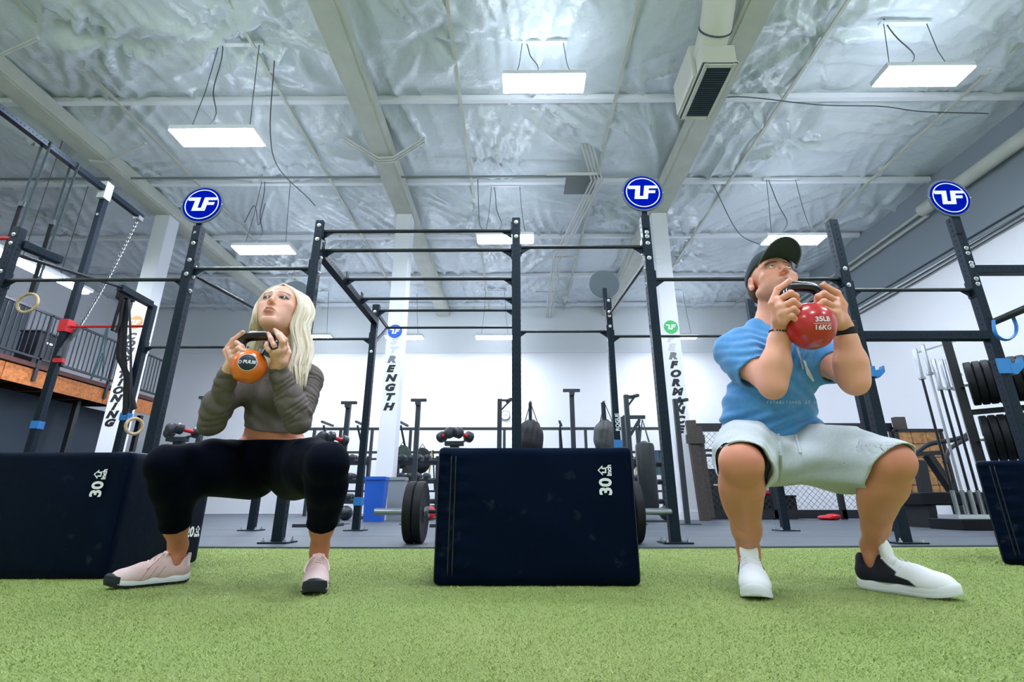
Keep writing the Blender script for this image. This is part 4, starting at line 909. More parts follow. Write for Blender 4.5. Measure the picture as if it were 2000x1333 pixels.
for pts in (((1519, 850), (1520, 868), (1522, 890), (1523, 915), (1523, 940)), ((1553, 849), (1557, 862), (1561, 874), (1563, 886))):
    MB().tube([tuple(surf(*p)) for p in pts], [.006] * len(pts), 8, flat=.6).build('drawstring', SHORTS, MAN, smooth=True)
CAPM = mat('cap_dark', (44, 56, 60), 0.85, bump=(300, 0.2, 0.004))
def make_cap():
    c, M, s = mJ['hd'], mM, mS; W = lambda l, f, u: c + s * (l * M[0] + f * M[1] + u * M[2])
    F = Field.uniform(c - .22, c + .22, .003)
    F.ell(W(0, -.018, .046), A(.086, .104, .086) * s, M, k=.004); F.ell(W(0, .03, .075), A(.070, .065, .055) * s, M, k=.03)
    inner = F.d + .006; X, Y, Z = F.grid(); n = nz(M[2] + M[1] * -.22); p = W(0, .0, .034); cut = -((X - p[0]) * n[0] + (Y - p[1]) * n[1] + (Z - p[2]) * n[2])
    F.d = np.maximum(np.maximum(F.d, cut), -inner).astype(np.float32); F.mesh('cap_crown', CAPM, MAN, 1)
    # brim: curved plate with thickness
    mb = MB(); nu, nv = 22, 9
    for t in (0, 1):
        for i in range(nu):
            a = math.pi * (i / (nu - 1)) ; 
            for k in range(nv):
                q = k / (nv - 1); l = .078 * math.cos(a) * (1 - .06 * q); f0 = .060 + .030 * math.sin(a); f1 = .060 + .125 * math.sin(a) ** .55
                ff = f0 + (f1 - f0) * q; uu = .052 + .012 * q * math.sin(a) - .030 * (abs(l) / .078) ** 2 + (.006 if t else 0); mb.v.append(tuple(W(l, ff, uu)))
    N = nu * nv
    for i in range(nu - 1):
        for k in range(nv - 1):
            a = i * nv + k; mb.f += [(a, a + 1, a + nv + 1, a + nv), (N + a, N + a + nv, N + a + nv + 1, N + a + 1)]
    for i in range(nu - 1):
        for k in (0, nv - 1): a = i * nv + k; mb.f.append((a, a + nv, N + a + nv, N + a))
    mb.m = [0] * len(mb.f); mb.build('cap_brim', CAPM, MAN, smooth=True)
    mb = MB(); mb.tube([mb_ for mb_ in [tuple(W(.078 * math.cos(a) * .94, .060 + .125 * math.sin(a) ** .55, .052 + .012 * math.sin(a) - .030 * math.cos(a) ** 2 + .003)) for a in np.linspace(.0, math.pi, 30)]], .0028, 6); mb.build('brim_edge', mat('brim_edge', (120, 128, 130), .8), MAN, smooth=True)
    mb = MB().ball(W(0, -.01, .134), .007, 10, 8); mb.build('cap_button', CAPM, MAN, smooth='all')
    F = Field.uniform(c - .2, c + .2, .003); F.ell(W(0, -.028, .012), A(.080, .095, .085) * s, M, k=.004)      # short hair below the cap
    X, Y, Z = F.grid(); p = W(0, .012, -.036); cut = -((X - p[0]) * M[2][0] + (Y - p[1]) * M[2][1] + (Z - p[2]) * M[2][2]); g = W(0, -.012, 0); cf = (X - g[0]) * M[1][0] + (Y - g[1]) * M[1][1] + (Z - g[2]) * M[1][2]
    F.d = np.maximum(np.maximum(F.d, cut), cf).astype(np.float32); F.mesh('hair', mat('hair_brown', (92, 66, 52), .8, bump=(400, .4, .004)), MAN, 1)
make_cap()
def band(person, name, w, e, t, r, wd, m, **k):      # a band round a forearm
    p = lerp(w, e, t); d = nz(e - w); return MB().lathe([(r, -wd), (r + .003, -wd * .8), (r + .003, wd * .8), (r, wd)], p, d, 24).build(name, m, person, smooth=True)
band(MAN, 'watch_strap', mJ['lw'], mJ['le'], .06, .0375, .014, NYLON)
wp = mJ['lw'] + A(.030, -.012, .006); MB().box(wp, (.016, .034, .034), rz=-.3).build('watch_case', BLACKP, MAN, bevel=.004)
d = nz(mJ['re'] - mJ['rw']); x, y, z = frame(d); BEAD = [mat('bead_dark', (40, 26, 24), .4), mat('bead_pink', (206, 150, 132), .4)]
for k in range(26):
    a = 2 * math.pi * k / 26; MB().ball(Vector(lerp(mJ['rw'], mJ['re'], .10)) + (x * math.cos(a) + y * math.sin(a)) * .0375, .0042, 8, 6).build('bracelet_bead', BEAD[1 if k % 5 == 2 else 0], MAN, smooth='all')
# ---------------------------------------------------------------- kettlebells
def kettlebell(label, c, r, top, hw, tube_r, body_m, handle_m, tilt_axis=None, yaw=0.0, grip=None):
    c = np.array(c); t = thing('kettlebell', label, 'kettlebell', tuple(c), 'held kettlebells')
    prof = [(.001, -r * .93), (r * .45, -r * .93), (r * .58, -r * .86)] + [(r * math.cos(a), r * math.sin(a)) for a in np.linspace(-.85, 1.45, 22)] + [(.001, r)]
    up = nz(tilt_axis if tilt_axis is not None else (0, 0, 1)); MB().lathe(prof, c, up, 40).build('ball', body_m, t, smooth=True)
    side = nz(A(math.cos(yaw), math.sin(yaw), 0)); pts = []; rs = []
    n = 30
    for i in range(n + 1):
        a = math.pi * (i / n); ca, sa = math.cos(a), math.sin(a)
        x = -hw * np.sign(ca) * abs(ca) ** .50; zz = r * .62 + (top - r * .62) * (abs(sa) ** .42)
        if i in (0, n): x *= .86
        pts.append(tuple(c + side * x + up * zz)); rs.append(tube_r * (1.22 - .22 * min(1, sa * 1.6)))
    MB().tube(pts, rs, 16).build('handle', handle_m, t, smooth=True)
    return t, up, side
def ball_warp(c, r, off):
    return lambda p: tuple(np.array(c) + nz(np.array(p) - np.array(c)) * (r + off))
KBRED = mat('kettlebell_red', (196, 34, 36), 0.28, coat=.4, noise=(6, (178, 28, 32), .3)); KBBLK = mat('kettlebell_handle', (10, 12, 20), 0.22, coat=.3)
KBORG = mat('kettlebell_orange', (238, 116, 34), 0.28, coat=.4); 
upm = nz(A(-.015, .10, 1)); t, u_, s_ = kettlebell('shiny red kettlebell with black handle, held up by the man', kbM['c'], kbM['r'], .166, .077, .0205, KBRED, KBBLK, upm, .08)
f0 = nz(Q(1609, 631, 1.66) - kbM['c']); o = kbM['c'] + f0 * kbM['r']; ux = nz(np.cross(A(0, 0, 1), f0)) * -1; ux = ux if ux[0] > 0 else -ux; uy = nz(np.cross(f0 * -1, ux)); uy = uy if uy[2] > 0 else -uy
for s, dz in (('35LB', .0145), ('16KG', -.0165)):
    mb = MB(); add_text(mb, s, o + uy * dz, ux, uy, .026, bold=.0006, depth=.0004, warp=ball_warp(kbM['c'], kbM['r'], .0007)); mb.build('weight_mark', WHITEP, t)
mb = MB(); mb.add([ball_warp(kbM['c'], kbM['r'], .0009)(o + ux * a + uy * b) for a in np.linspace(-.032, .032, 9) for b in (-.0016, .0)], [(2 * i, 2 * i + 1, 2 * i + 3, 2 * i + 2) for i in range(8)]); mb.build('divider_line', WHITEP, t)
# ---------------------------------------------------------------- shoes
SHM = vcol(mat('shoe_knit', (235, 236, 240), .8, bump=(500, .2, .002))); SHW = vcol(mat('shoe_suede', (224, 192, 190), .85, bump=(420, .25, .002)))
SOLEW = mat('sole_white', (232, 234, 238), .55); SOLEB = mat('sole_black', (16, 24, 34), .6); LACEW = mat('lace_white', (240, 240, 242), .8); LACEP = mat('lace_pink', (238, 208, 206), .8)
def shoe(person, label, heel, d, L, style):
    d = nz(A(d[0], d[1], 0)); M = np.array([d, A(-d[1], d[0], 0), A(0, 0, 1)]); s = L / .28; heel = A(heel[0], heel[1], 0)
    W = lambda x, y, z: heel + s * (x * M[0] + y * M[1]) + A(0, 0, z * s)
    root = thing_part(person, 'shoe', heel)
    # sole: outline rings
    def half(x): return np.interp(x, [0, .012, .04, .10, .15, .20, .24, .265, .277, .28], [.006, .026, .034, .033, .039, .047, .044, .032, .016, .004])
    xs = [.0, .004, .012, .025, .05, .08, .11, .14, .17, .20, .225, .245, .26, .272, .278, .28]
    out = [(x, half(x)) for x in xs] + [(x, -half(x) * .92) for x in xs[::-1]]
    def rings(levels, mi_name, m, x0=0, x1=.281, grow=1.0):
        mb = MB(); o2 = [(x, y) for x, y in out if x0 <= x <= x1]; n = len(o2)
        for z, g in levels: mb.v += [tuple(W(.14 + (x - .14) * (1 + (g - 1) * .25), y * g * grow, z + .014 * max(0, (x - .19) / .09) ** 2 + (.006 * max(0, (.04 - x) / .04) ** 2))) for x, y in o2]
        k = len(levels)
        for i in range(k - 1): mb.f += [(i * n + a, i * n + (a + 1) % n, (i + 1) * n + (a + 1) % n, (i + 1) * n + a) for a in range(n)]
        mb.f += [tuple(range(n - 1, -1, -1)), tuple((k - 1) * n + a for a in range(n))]; mb.m = [0] * len(mb.f); return mb.build(mi_name, m, root, smooth=True)
    rings([(.010, .97), (.013, 1.0), (.024, 1.0), (.031, .96), (.034, .88)] if style == 'm' else [(.010, .99), (.013, 1.03), (.024, 1.05), (.033, 1.0), (.035, .93)], 'midsole', SOLEW); rings([(.001, .94), (.003, 1.0), (.011, 1.03)], 'outsole', SOLEB if style == 'w' else SOLEW)
    F = Field.uniform(W(.14, 0, .08) - .17, W(.14, 0, .08) + .17, .0022); c = lambda a, b, ra, rb, **k: F.cap(W(*a), W(*b), ra * s, rb * s, **k)
    c((.038, 0, .050), (.10, 0, .052), .035, .037, k=.02); c((.10, 0, .052), (.175, 0, .046), .037, .038, k=.02); c((.175, .004, .044), (.235, .003, .036), .040, .033, k=.02); F.ell(W(.21, .002, .036), A(.062, .044, .030) * s, M, k=.02)
    c((.040, 0, .06), (.042, 0, .088), .034, .033, k=.015); c((.095, 0, .075), (.155, 0, .055), .030, .032, k=.02); c((.10, 0, .085), (.09, 0, .095), .026, .022, k=.02)
    X, Y, Z = F.grid(); pl = lambda p, n: (X - p[0]) * n[0] + (Y - p[1]) * n[1] + (Z - p[2]) * n[2]
    F.d = np.maximum(F.d, pl(W(0, 0, .022), A(0, 0, -1))).astype(np.float32)
    c((.058, 0, .080), (.05, 0, .20), .0315, .042, op='s', k=.006)
    def color(V):
        q = V - heel; x = q @ M[0] / s; y = q @ M[1] / s; z = q[:, 2] / s
        if style == 'm':
            col = np.tile(np.array(lin((236, 237, 241))), (len(V), 1)); edge = np.interp(z, [.03, .045, .055, .065, .08, .1], [.188, .172, .135, .140, .120, .10])
            bk = np.clip((edge - x) / .005 + .5, 0, 1) * np.clip((np.abs(y) - np.interp(x, [.07, .085, .16], [-.01, .017, .022])) / .004 + .5, 0, 1) * np.clip((z - .028) / .003, 0, 1); col = col * (1 - bk[:, None]) + np.array(lin((14, 16, 32))) * bk[:, None]
        else:
            col = np.tile(np.array(lin((222, 190, 188))), (len(V), 1)); toe = np.clip((x - .20) / .03, 0, 1)[:, None]; col = col * (1 - toe * .5) + np.array(lin((236, 214, 212))) * toe * .5
            for k in range(3): ln = np.abs(x - (.115 + .026 * k) + (z - .05) * .6) < .0022; col[ln & (np.abs(y) > .024) & (z < .075)] = lin((188, 152, 150))
            col[(x < .022) & (z > .07)] = lin((236, 222, 222))
        return col
    F.mesh('upper', SHM if style == 'm' else SHW, root, 1, color)
    # tongue
    T = Field.uniform(W(.1, 0, .1) - .07, W(.1, 0, .1) + .07, .002); hz = .140 if style == 'm' else .130
    T.ell(W(.108, 0, .082), A(.040, .024, .018) * s, np.array([nz(M[0] * .75 - M[2] * .62), M[1], nz(M[2] * .75 + M[0] * .62)]), k=.01); (T.ell(W(.108, 0, .122), A(.0085, .028, .038) * s, np.array([nz(M[0] + M[2] * .12), M[1], nz(M[2] - M[0] * .12)]), k=.012) if style == 'm' else None); T.cap(W(.106, .016, .090), W(.100, .017, hz - .012), .0085 * s, .007 * s, k=.012); T.cap(W(.106, -.016, .090), W(.100, -.017, hz - .012), .0085 * s, .007 * s, k=.012); T.cap(W(.108, 0, .092), W(.102, 0, hz - .010), .010 * s, .008 * s, k=.014)
    T.mesh('tongue', LACEW if style == 'm' else LACEP, root, 1)
    lm = LACEW if style == 'm' else LACEP; r = .0022 if style == 'm' else .0028
    for k in range(5):
        x = .100 + .017 * k; z = .1105 - .0062 * k; w = .021 + .001 * k
        a = [W(x, -w, z - .008), W(x + .003, -w * .5, z + .001), W(x + .006, 0, z + .003), W(x + .009, w * .5, z - .001), W(x + .012, w, z - .010)]
        if style == 'm': a = [W(x, -w - .008, z - .012), W(x + .004, -w, z - .004), W(x + .002, -w * .55, z + .003)]
        MB().tube([tuple(p) for p in a], r * s, 6).build('lace', lm, root, smooth=True)
        if style == 'm': MB().tube([tuple(W(x - q * 0 + dx, w + dy, z + dz)) for q, dx, dy, dz in ((0, 0, .008, -.012), (0, .004, 0, -.004), (0, .002, -w * .45, .003))], r * s, 6).build('lace', lm, root, smooth=True)
    if style == 'w':
        for q in (-1, 1):
            pts = [W(.100, 0, .112), W(.112, q * .018, .116), W(.135, q * .036, .098), W(.158, q * .044, .074), W(.160, q * .036, .066), W(.140, q * .022, .080), W(.112, q * .006, .106)]
            MB().tube([tuple(p) for p in smooth_pts(pts)], .0034 * s, 7).build('lace_loop', lm, root, smooth=True)
            pts = [W(.102, q * .002, .112), W(.125, q * .010, .106), W(.150, q * .014, .086), W(.172, q * .018, .072)]
            MB().tube([tuple(p) for p in smooth_pts(pts)], .0028 * s, 6).build('lace_end', lm, root, smooth=True)
        mb = MB(); hf = [(x, half(x)) for x in (.243, .252, .26, .268, .275, .2805)]; o2 = hf + [(x, -y * .92) for x, y in hf[::-1]]; n = len(o2)
        for z, g in ((.006, 1.02), (.022, 1.14), (.040, 1.06), (.047, .70)): mb.v += [tuple(W(.243 + (x - .243) * (.35 + .78 * g) , y * g * .95, z + .012 * max(0, (x - .19) / .09) ** 2)) for x, y in o2]
        for i in range(3): mb.f += [(i * n + a, i * n + (a + 1) % n, (i + 1) * n + (a + 1) % n, (i + 1) * n + a) for a in range(n)]
        mb.f += [tuple(range(n - 1, -1, -1)), tuple(3 * n + a for a in range(n))]; mb.m = [0] * len(mb.f); mb.build('toe_bumper', SOLEB, root, smooth=True)
        MB().box(W(.013, 0, .100), (.012, .012, .03), rz=math.atan2(d[1], d[0])).build('heel_tab', LACEP, root, bevel=.003)
    return root
def thing_part(person, name, at):
    o = bpy.data.objects.new(name, None); COL.objects.link(o); o.parent = person; o.location = Vector(at) - Vector(origin_of(person)); o.empty_display_size = .05; return o
def shoe_at(person, ankle, d, L, style): d = nz(A(d[0], d[1], 0)); h = ankle - d * .062 * L / .28; return shoe(person, '', h, d, L, style)
shoe_at(MAN, mJ['ra'], (-.37, -.93), .300, 'm'); shoe_at(MAN, mJ['la'], (.48, -.88), .310, 'm')
# ---------------------------------------------------------------- the woman
WOM = thing('person', 'blonde woman in grey crop top and black leggings squatting, holding an orange kettlebell', 'person', (-1.02, 1.98, 0))
wJ = dict(ra=Q(348, 1066, 2.10), rk=Q(328, 908, 1.88), rh=Q(484, 902, 2.22), la=Q(625, 1068, 2.02), lk=Q(641, 905, 1.78), lh=Q(578, 902, 2.18),
          pel=Q(535, 882, 2.24), wai=Q(534, 832, 2.20), che=Q(535, 765, 2.16), nek=Q(556, 682, 2.10), rs=Q(474, 732, 2.16), ls=Q(604, 742, 2.08),
          re=Q(414, 826, 1.98), le=Q(583, 822, 1.95), rw=Q(449, 722, 1.83), lw=Q(541, 716, 1.84), hd=Q(550, 612, 1.97))
wF = nz(A(.07, -1, .40)); wM = basis(wF, (-.02, 0, 1)); wS = 1.09
def woman_hands():
    y = 1.80
    r = dict(wrist=wJ['rw'], palm=[Q(449, 684, y - .004), Q(452, 692, y - .018), Q(455, 700, y - .022), Q(458, 708, y - .016)])
    r['f'] = [[Q(449, 683, y - .006), Q(462, 670, y - .034), Q(472, 677, y - .034), Q(478, 685, y - .020)],
              [Q(452, 692, y - .020), Q(465, 681, y - .042), Q(476, 686, y - .040), Q(481, 692, y - .026)],
              [Q(455, 700, y - .024), Q(467, 692, y - .042), Q(475, 697, y - .044), Q(478, 703, y - .040)],
              [Q(458, 708, y - .018), Q(467, 702, y - .036), Q(473, 708, y - .044), Q(475, 713, y - .050)],
              [Q(450, 712, y + .004), Q(440, 686, y + .004), Q(455, 665, y + .0), Q(475, 650, y - .006)]]
    l = dict(wrist=wJ['lw'], palm=[Q(556, 680, y - .004), Q(549, 684, y - .018), Q(541, 687, y - .020), Q(533, 692, y - .012)])
    l['f'] = [[Q(556, 680, y - .006), Q(557, 664, y - .022), Q(547, 653, y - .026), Q(538, 646, y - .016)],
              [Q(549, 684, y - .020), Q(552, 668, y - .036), Q(545, 657, y - .036), Q(540, 650, y - .026)],
              [Q(541, 687, y - .022), Q(535, 674, y - .040), Q(529, 662, y - .038), Q(525, 653, y - .026)],
              [Q(533, 692, y - .014), Q(524, 684, y - .034), Q(520, 676, y - .036), Q(521, 670, y - .026)],
              [Q(556, 706, y + .006), Q(564, 690, y + .010), Q(558, 672, y + .016), Q(546, 660, y + .020)]]
    return r, l
def woman_torso(F, o=0.0):
    J = wJ; r = nz(J['rs'] - J['ls']); up = nz(J['nek'] - J['pel']); f = nz(np.cross(up, r)); f = f if f[1] < 0 else -f; r = np.cross(f, up); r = r if r[0] < 0 else -r; B = np.array([r, f, up])
    F.ell(J['pel'], (.158 + o, .120 + o, .115 + o), B, k=.03); F.ell(J['wai'], (.122 + o, .092 + o, .11 + o), B, k=.05); F.ell(J['che'] - up * .005, (.132 + o, .095 + o, .14 + o), B, k=.05)
    F.cap(J['rs'] - r * .03, J['ls'] + r * .03, .047 + o, k=.05)
    for q in (-1, 1):
        F.ell(J['che'] - r * q * .064 + f * .068 - up * .002, A(.060, .056, .060) + o, B, k=.03); s_ = J['rs'] if q == -1 else J['ls']
        F.cap(lerp(s_, J['nek'], .25) + up * .005, J['nek'] + up * .02, .030 + o, .036 + o, k=.04); F.ell(s_, A(.047, .047, .050) + o, B, k=.03)
    return B
def woman_limbs(F, o=0.0, arms=True, legs=True):
    J = wJ
    if arms:
        for s_, e, w in ((J['rs'], J['re'], J['rw']), (J['ls'], J['le'], J['lw'])): limb_arm(F, s_, e, w, .043 + o, .043 + o, .025 + o * 1.2)
    if legs:
        limb_leg(F, J['rh'], J['rk'], J['ra'], .088 + o, .060 + o, .054 + o, .032 + o, A(.5, .8, .1)); limb_leg(F, J['lh'], J['lk'], J['la'], .088 + o, .060 + o, .054 + o, .032 + o, A(.1, 1, .1))
        for h, k_ in ((J['rh'], J['rk']), (J['lh'], J['lk'])): F.cap(lerp(h, k_, -.05) + A(0, .03, -.05), lerp(h, k_, .6) + A(0, .02, -.045), .104 + o, .070 + o, k=.05)
def make_woman():
    J = wJ; F = Field(axis([(-1.46, -1.14, .005), (-1.14, -.88, .0024), (-.88, -.54, .005)]), axis([(1.68, 1.72, .004), (1.72, 2.10, .0025), (2.10, 2.44, .006)]), axis([(.05, .74, .005), (.74, 1.22, .0024)]))
    woman_torso(F); woman_limbs(F); rh, lh = woman_hands()
    F.cap(J['nek'] - A(0, 0, .02), J['hd'] + wM[2] * -.07 - wM[1] * .025, .050, .044, k=.03); head_sdf(F, J['hd'], wM, wS, False)
    for h, w in ((rh, J['rw']), (lh, J['lw'])):
        hand_sdf(F, h['f'], (.0088, .0090, .0086, .0078, .0095), h['wrist'], h['palm'], .0120); F.chain([w, lerp(w, h['f'][4][0], .8)], [.024, .018], k=.012)
    def color(V):
        col = np.tile(np.array(lin((238, 182, 160))), (len(V), 1)); leg = np.clip((.70 - V[:, 2]) / .1, 0, 1)[:, None]; col = col * (1 - leg) + np.array(lin((194, 122, 92))) * leg
        for h in (rh, lh):
            for ch in h['f']:
                g = np.exp(-(((V - ch[1]) / .010) ** 2).sum(1))[:, None] * .22; col = col * (1 - g) + np.array(lin((212, 130, 116))) * g
        head_paint(V, J['hd'], wM, wS, False, col); return col
    F.mesh('body', SKIN_W, WOM, 1, color); eyes(WOM, J['hd'], wM, wS, wM[1] - wM[2] * .30 - wM[0] * .25, (60, 70, 80))
    nails(WOM, [(h['f'][i][3], h['f'][i][3] - h['f'][i][2], A(0, -1, .3)) for h, ii in ((rh, (4,)), (lh, (0, 1, 2))) for i in ii], .0088, NAILM)
    p = lerp(lh['f'][2][0], lh['f'][2][1], .55); MB().lathe([(.0098, -.003), (.0112, -.0022), (.0112, .0022), (.0098, .003)], p, lh['f'][2][1] - lh['f'][2][0], 18).build('ring_band', BLACKP, WOM, smooth=True)
make_woman()
TOPM = mat('top_taupe', (110, 99, 96), .85, noise=(60, (96, 87, 85), .3), bump=(300, .12, .003)); LEGG = mat('leggings_black', (1, 1, 10), .8, bump=(400, .08, .002), spec=.15, tint=(.4, .6, 1))
def make_top():
    J = wJ; F = Field.uniform((-1.44, 1.70, .42), (-.70, 2.36, 1.06), .0038); B = woman_torso(F, .006); woman_limbs(F, .005, True, False); r, f, up = B; X, Y, Z = F.grid()
    ls, le, lw = J['ls'], J['le'], J['lw']
    def fw(a, b, freq, amp, w0, tilt):                 # rings of small folds round a sleeve, from a to b
        d = b - a; L = np.linalg.norm(d); u = d / L; t = ((X - a[0]) * u[0] + (Y - a[1]) * u[1] + (Z - a[2]) * u[2]) / L; q = np.sqrt(np.maximum((X - a[0]) ** 2 + (Y - a[1]) ** 2 + (Z - a[2]) ** 2 - (t * L) ** 2, 0))
        m = np.clip((t + .05) / .1, 0, 1) * np.clip((1.05 - t) / .1, 0, 1) * np.clip((.085 - q) / .02, 0, 1); ph = freq * t + tilt * (X - a[0]) * 40 + 1.4 * np.sin(t * 11 + X * 40)
        return amp * m * (np.abs(np.sin(ph)) ** .7 - .6)
    w = fw(ls, le, 34, .0085, 0, .35) + fw(lw, le, 27, .0065, 0, .4) + fw(J['rs'], J['re'], 24, .0045, 0, .4) + fw(J['rw'], J['re'], 21, .0050, 0, .3)
    w = w + .0022 * np.sin(X * 70 + Z * 50 + 2 * np.sin(Z * 30)) * (Z < .80)
    F.d = (F.d - w).astype(np.float32); cut = F.d * 0 - 1
    hem = Q(536, 846, 2.11); cut = np.maximum(cut, np.where(np.sqrt((X - J['wai'][0]) ** 2 + (Y - J['wai'][1]) ** 2) < .17, -((X - hem[0]) * up[0] + (Y - hem[1]) * up[1] + (Z - hem[2]) * up[2]), -1))
    for s_, e, w_ in ((J['rs'], J['re'], J['rw']), (J['ls'], J['le'], J['lw'])):
        u = nz(w_ - e); p = lerp(e, w_, .99); h = (X - p[0]) * u[0] + (Y - p[1]) * u[1] + (Z - p[2]) * u[2]; cut = np.maximum(cut, np.where(np.sqrt((X - w_[0]) ** 2 + (Y - w_[1]) ** 2 + (Z - w_[2]) ** 2) < .12, h, -1))
    c = J['nek'] + f * .02 + up * .02; n = nz(up + f * .6); dn = np.sqrt((X - c[0]) ** 2 + (Y - c[1]) ** 2 + (Z - c[2]) ** 2) - .080; cut = np.maximum(cut, np.minimum(-dn, (X - c[0]) * n[0] + (Y - c[1]) * n[1] + (Z - c[2]) * n[2] + .05))
    F.d = np.maximum(F.d, cut).astype(np.float32); F.mesh('crop_top', TOPM, WOM, 1)
make_top()
def make_leggings():
    J = wJ; F = Field.uniform((-1.44, 1.68, .10), (-.52, 2.44, .72), .0047); woman_torso(F, .008); woman_limbs(F, .008, False, True); X, Y, Z = F.grid()
    fold(F, lambda X, Y, Z: .0022 * np.sin(X * 60 + Y * 45) * np.exp(-((Z - .50) / .05) ** 2))
    p = Q(536, 858, 2.10); cut = (Z - p[2]) - .10 * (X - p[0]) * .0
    for k_, a, py in ((J['rk'], J['ra'], 1030), (J['lk'], J['la'], 1024)):
        u = nz(a - k_); q = Q(340 if k_ is J['rk'] else 630, py, lerp(k_, a, .7)[1]); h = (X - q[0]) * u[0] + (Y - q[1]) * u[1] + (Z - q[2]) * u[2]; cut = np.maximum(cut, np.where((np.sqrt((X - a[0]) ** 2 + (Y - a[1]) ** 2) < .20) & (Z < .30), h, -1))
    F.d = np.maximum(F.d, cut).astype(np.float32); F.mesh('leggings', LEGG, WOM, 1)
make_leggings()
HAIR = mat('hair_blonde', (246, 238, 226), .5, noise=(18, (232, 216, 194), .3), bump=(120, .3, .004), sheen=.3)
def make_hair():
    c, M, s = wJ['hd'], wM, wS; W = lambda l, f, u: c + s * (l * M[0] + f * M[1] + u * M[2])
    F = Field.uniform((-1.20, 1.72, .70), (-.78, 2.26, 1.30), .0036)
    F.ell(W(0, -.025, .032), A(.089, .104, .090) * s, M, k=.01); F.cap(W(0, -.070, 0), W(0, -.095, -.15), .062 * s, .050 * s, k=.04)
    HAIR2 = mat('hair_root', (228, 208, 178), .5); R_ = [Q(576, 602, 2.02), Q(586, 640, 2.01), Q(590, 680, 2.0), Q(584, 720, 1.98), Q(579, 755, 1.96)]; L_ = [Q(509, 600, 1.99), Q(503, 640, 2.0), Q(498, 670, 2.0), Q(495, 700, 2.02)]
    F.chain(R_, [.028, .030, .030, .022, .006], k=.03); F.chain(L_, [.018, .020, .020, .010], k=.03)
    X, Y, Z = F.grid(); p = W(0, .047, 0); fr = (X - p[0]) * M[1][0] + (Y - p[1]) * M[1][1] + (Z - p[2]) * M[1][2]      # clear the face
    lx = (X - c[0]) * M[0][0] + (Y - c[1]) * M[0][1] + (Z - c[2]) * M[0][2]; uz = (X - c[0]) * M[2][0] + (Y - c[1]) * M[2][1] + (Z - c[2]) * M[2][2]
    face = np.sqrt((lx / (.070 * s)) ** 2 + ((uz + .03) / (.110 * s)) ** 2) - 1; F.d = np.maximum(F.d, -np.maximum(face * .06, -(fr + .02))).astype(np.float32)
    F.d = (F.d + .0018 * np.sin(180 * lx + 30 * np.sin(9 * uz))).astype(np.float32)
    h = F.mesh('hair', HAIR, WOM, 1)
    # separate locks laid over the hair mass
    g = np.random.default_rng(5); mb = MB(); part = W(0, .070, .100)
    def lock(pts, r0, r1, jit):
        p = np.array(smooth_pts(pts, 5)); n = len(p); ph = g.uniform(0, 6, 3); t = np.linspace(0, 1, n)[:, None]
        p = p + jit * t * np.sin(t * g.uniform(5, 9) + ph) ; mb.tube([tuple(q) for q in p], list(np.interp(t[:, 0], [0, .15, .7, 1], [r0 * .5, r0, r0, r1])), 5, mi=1 if g.random() < .24 else 0)
    for k in range(240):
        u = g.random(); v = g.normal(0, .012, 3); e = g.random()
        inner = [part + A(0, .01, -.002), W(.052, .058, .062), W(.078, .040, .0), Q(572, 640, 1.925), Q(577, 685, 1.93), Q(570, 725, 1.925), Q(578, 768, 1.92)]
        outer = [W(0, -.02, .127), W(.070, -.03, .105), W(.108, -.03, .02), Q(600, 640, 1.98), Q(608, 685, 1.98), Q(600, 715, 1.955), Q(588, 745, 1.94)]
        n_ = 7 if e > .45 else 6; lock([lerp(a, b, u) + v * (.2 + .35 * i / 6) for i, (a, b) in enumerate(zip(inner[:n_], outer[:n_]))], .0052, .0012, .010)
    for k in range(70):
        u = g.random(); v = g.normal(0, .008, 3); e = g.random()
        inner = [part + A(0, .01, -.002), W(-.050, .060, .062), W(-.076, .046, .0), W(-.074, .030, -.06), Q(503, 655, 1.96), Q(495, 690, 1.97)]
        outer = [W(0, -.02, .127), W(-.070, -.03, .105), W(-.104, -.02, .02), W(-.098, -.01, -.06), Q(492, 655, 2.0), Q(488, 685, 2.0)]
        n_ = 6 if e > .3 else 5; lock([lerp(a, b, u) + v * (.2 + .4 * i / 5) for i, (a, b) in enumerate(zip(inner[:n_], outer[:n_]))], .0036, .001, .004)
    for k in range(60):
        a0 = g.uniform(.5, 2.64); u = g.random(); lock([W(.01 * math.cos(a0), -.0, .130), W(.085 * math.cos(a0), -.02 - .08 * math.sin(a0), .10), W(.10 * math.cos(a0), -.03 - .105 * math.sin(a0), .0), W(.085 * math.cos(a0), -.05 - .09 * math.sin(a0), -.14)], .005, .002, .005)
    stuff(mb.build('hair_locks', [HAIR, HAIR2], h, smooth='all'))
make_hair()
shoe_at(WOM, wJ['ra'], (-.70, -.71), .262, 'w'); shoe_at(WOM, wJ['la'], (.32, -.95), .262, 'w')
kc = Q(486, 716, 1.80); upw = nz(A(.11, .08, 1)); t, u_, s_ = kettlebell('orange kettlebell with round black badge, held up by the woman', kc, .064, .126, .069, .0195, KBORG, KBBLK, upw, -.12)
f0 = nz(Q(482, 704, 1.72) - kc); o = kc + f0 * .064; ux = nz(np.cross(f0, A(-.05, 0, 1))); ux = ux if ux[0] > 0 else -ux; uy = np.cross(ux, f0); uy = uy if uy[2] > 0 else -uy
BADGE = mat('badge_black', (14, 22, 34), .5, noise=(60, (30, 44, 58), .2))
def disc_on_ball(t, name, r, m, off, r0=0.0):
    mb = MB(); n = 36; rr = np.linspace(r0, r, 6)
    for q in rr: mb.v += [ball_warp(kc, .064, off)(o + ux * (q * math.cos(2 * math.pi * k / n)) + uy * (q * math.sin(2 * math.pi * k / n))) for k in range(n)]
    mb.f = [(i * n + k, i * n + (k + 1) % n, (i + 1) * n + (k + 1) % n, (i + 1) * n + k) for i in range(5) for k in range(n)]; mb.m = [0] * len(mb.f); return mb.build(name, m, t, smooth=True)
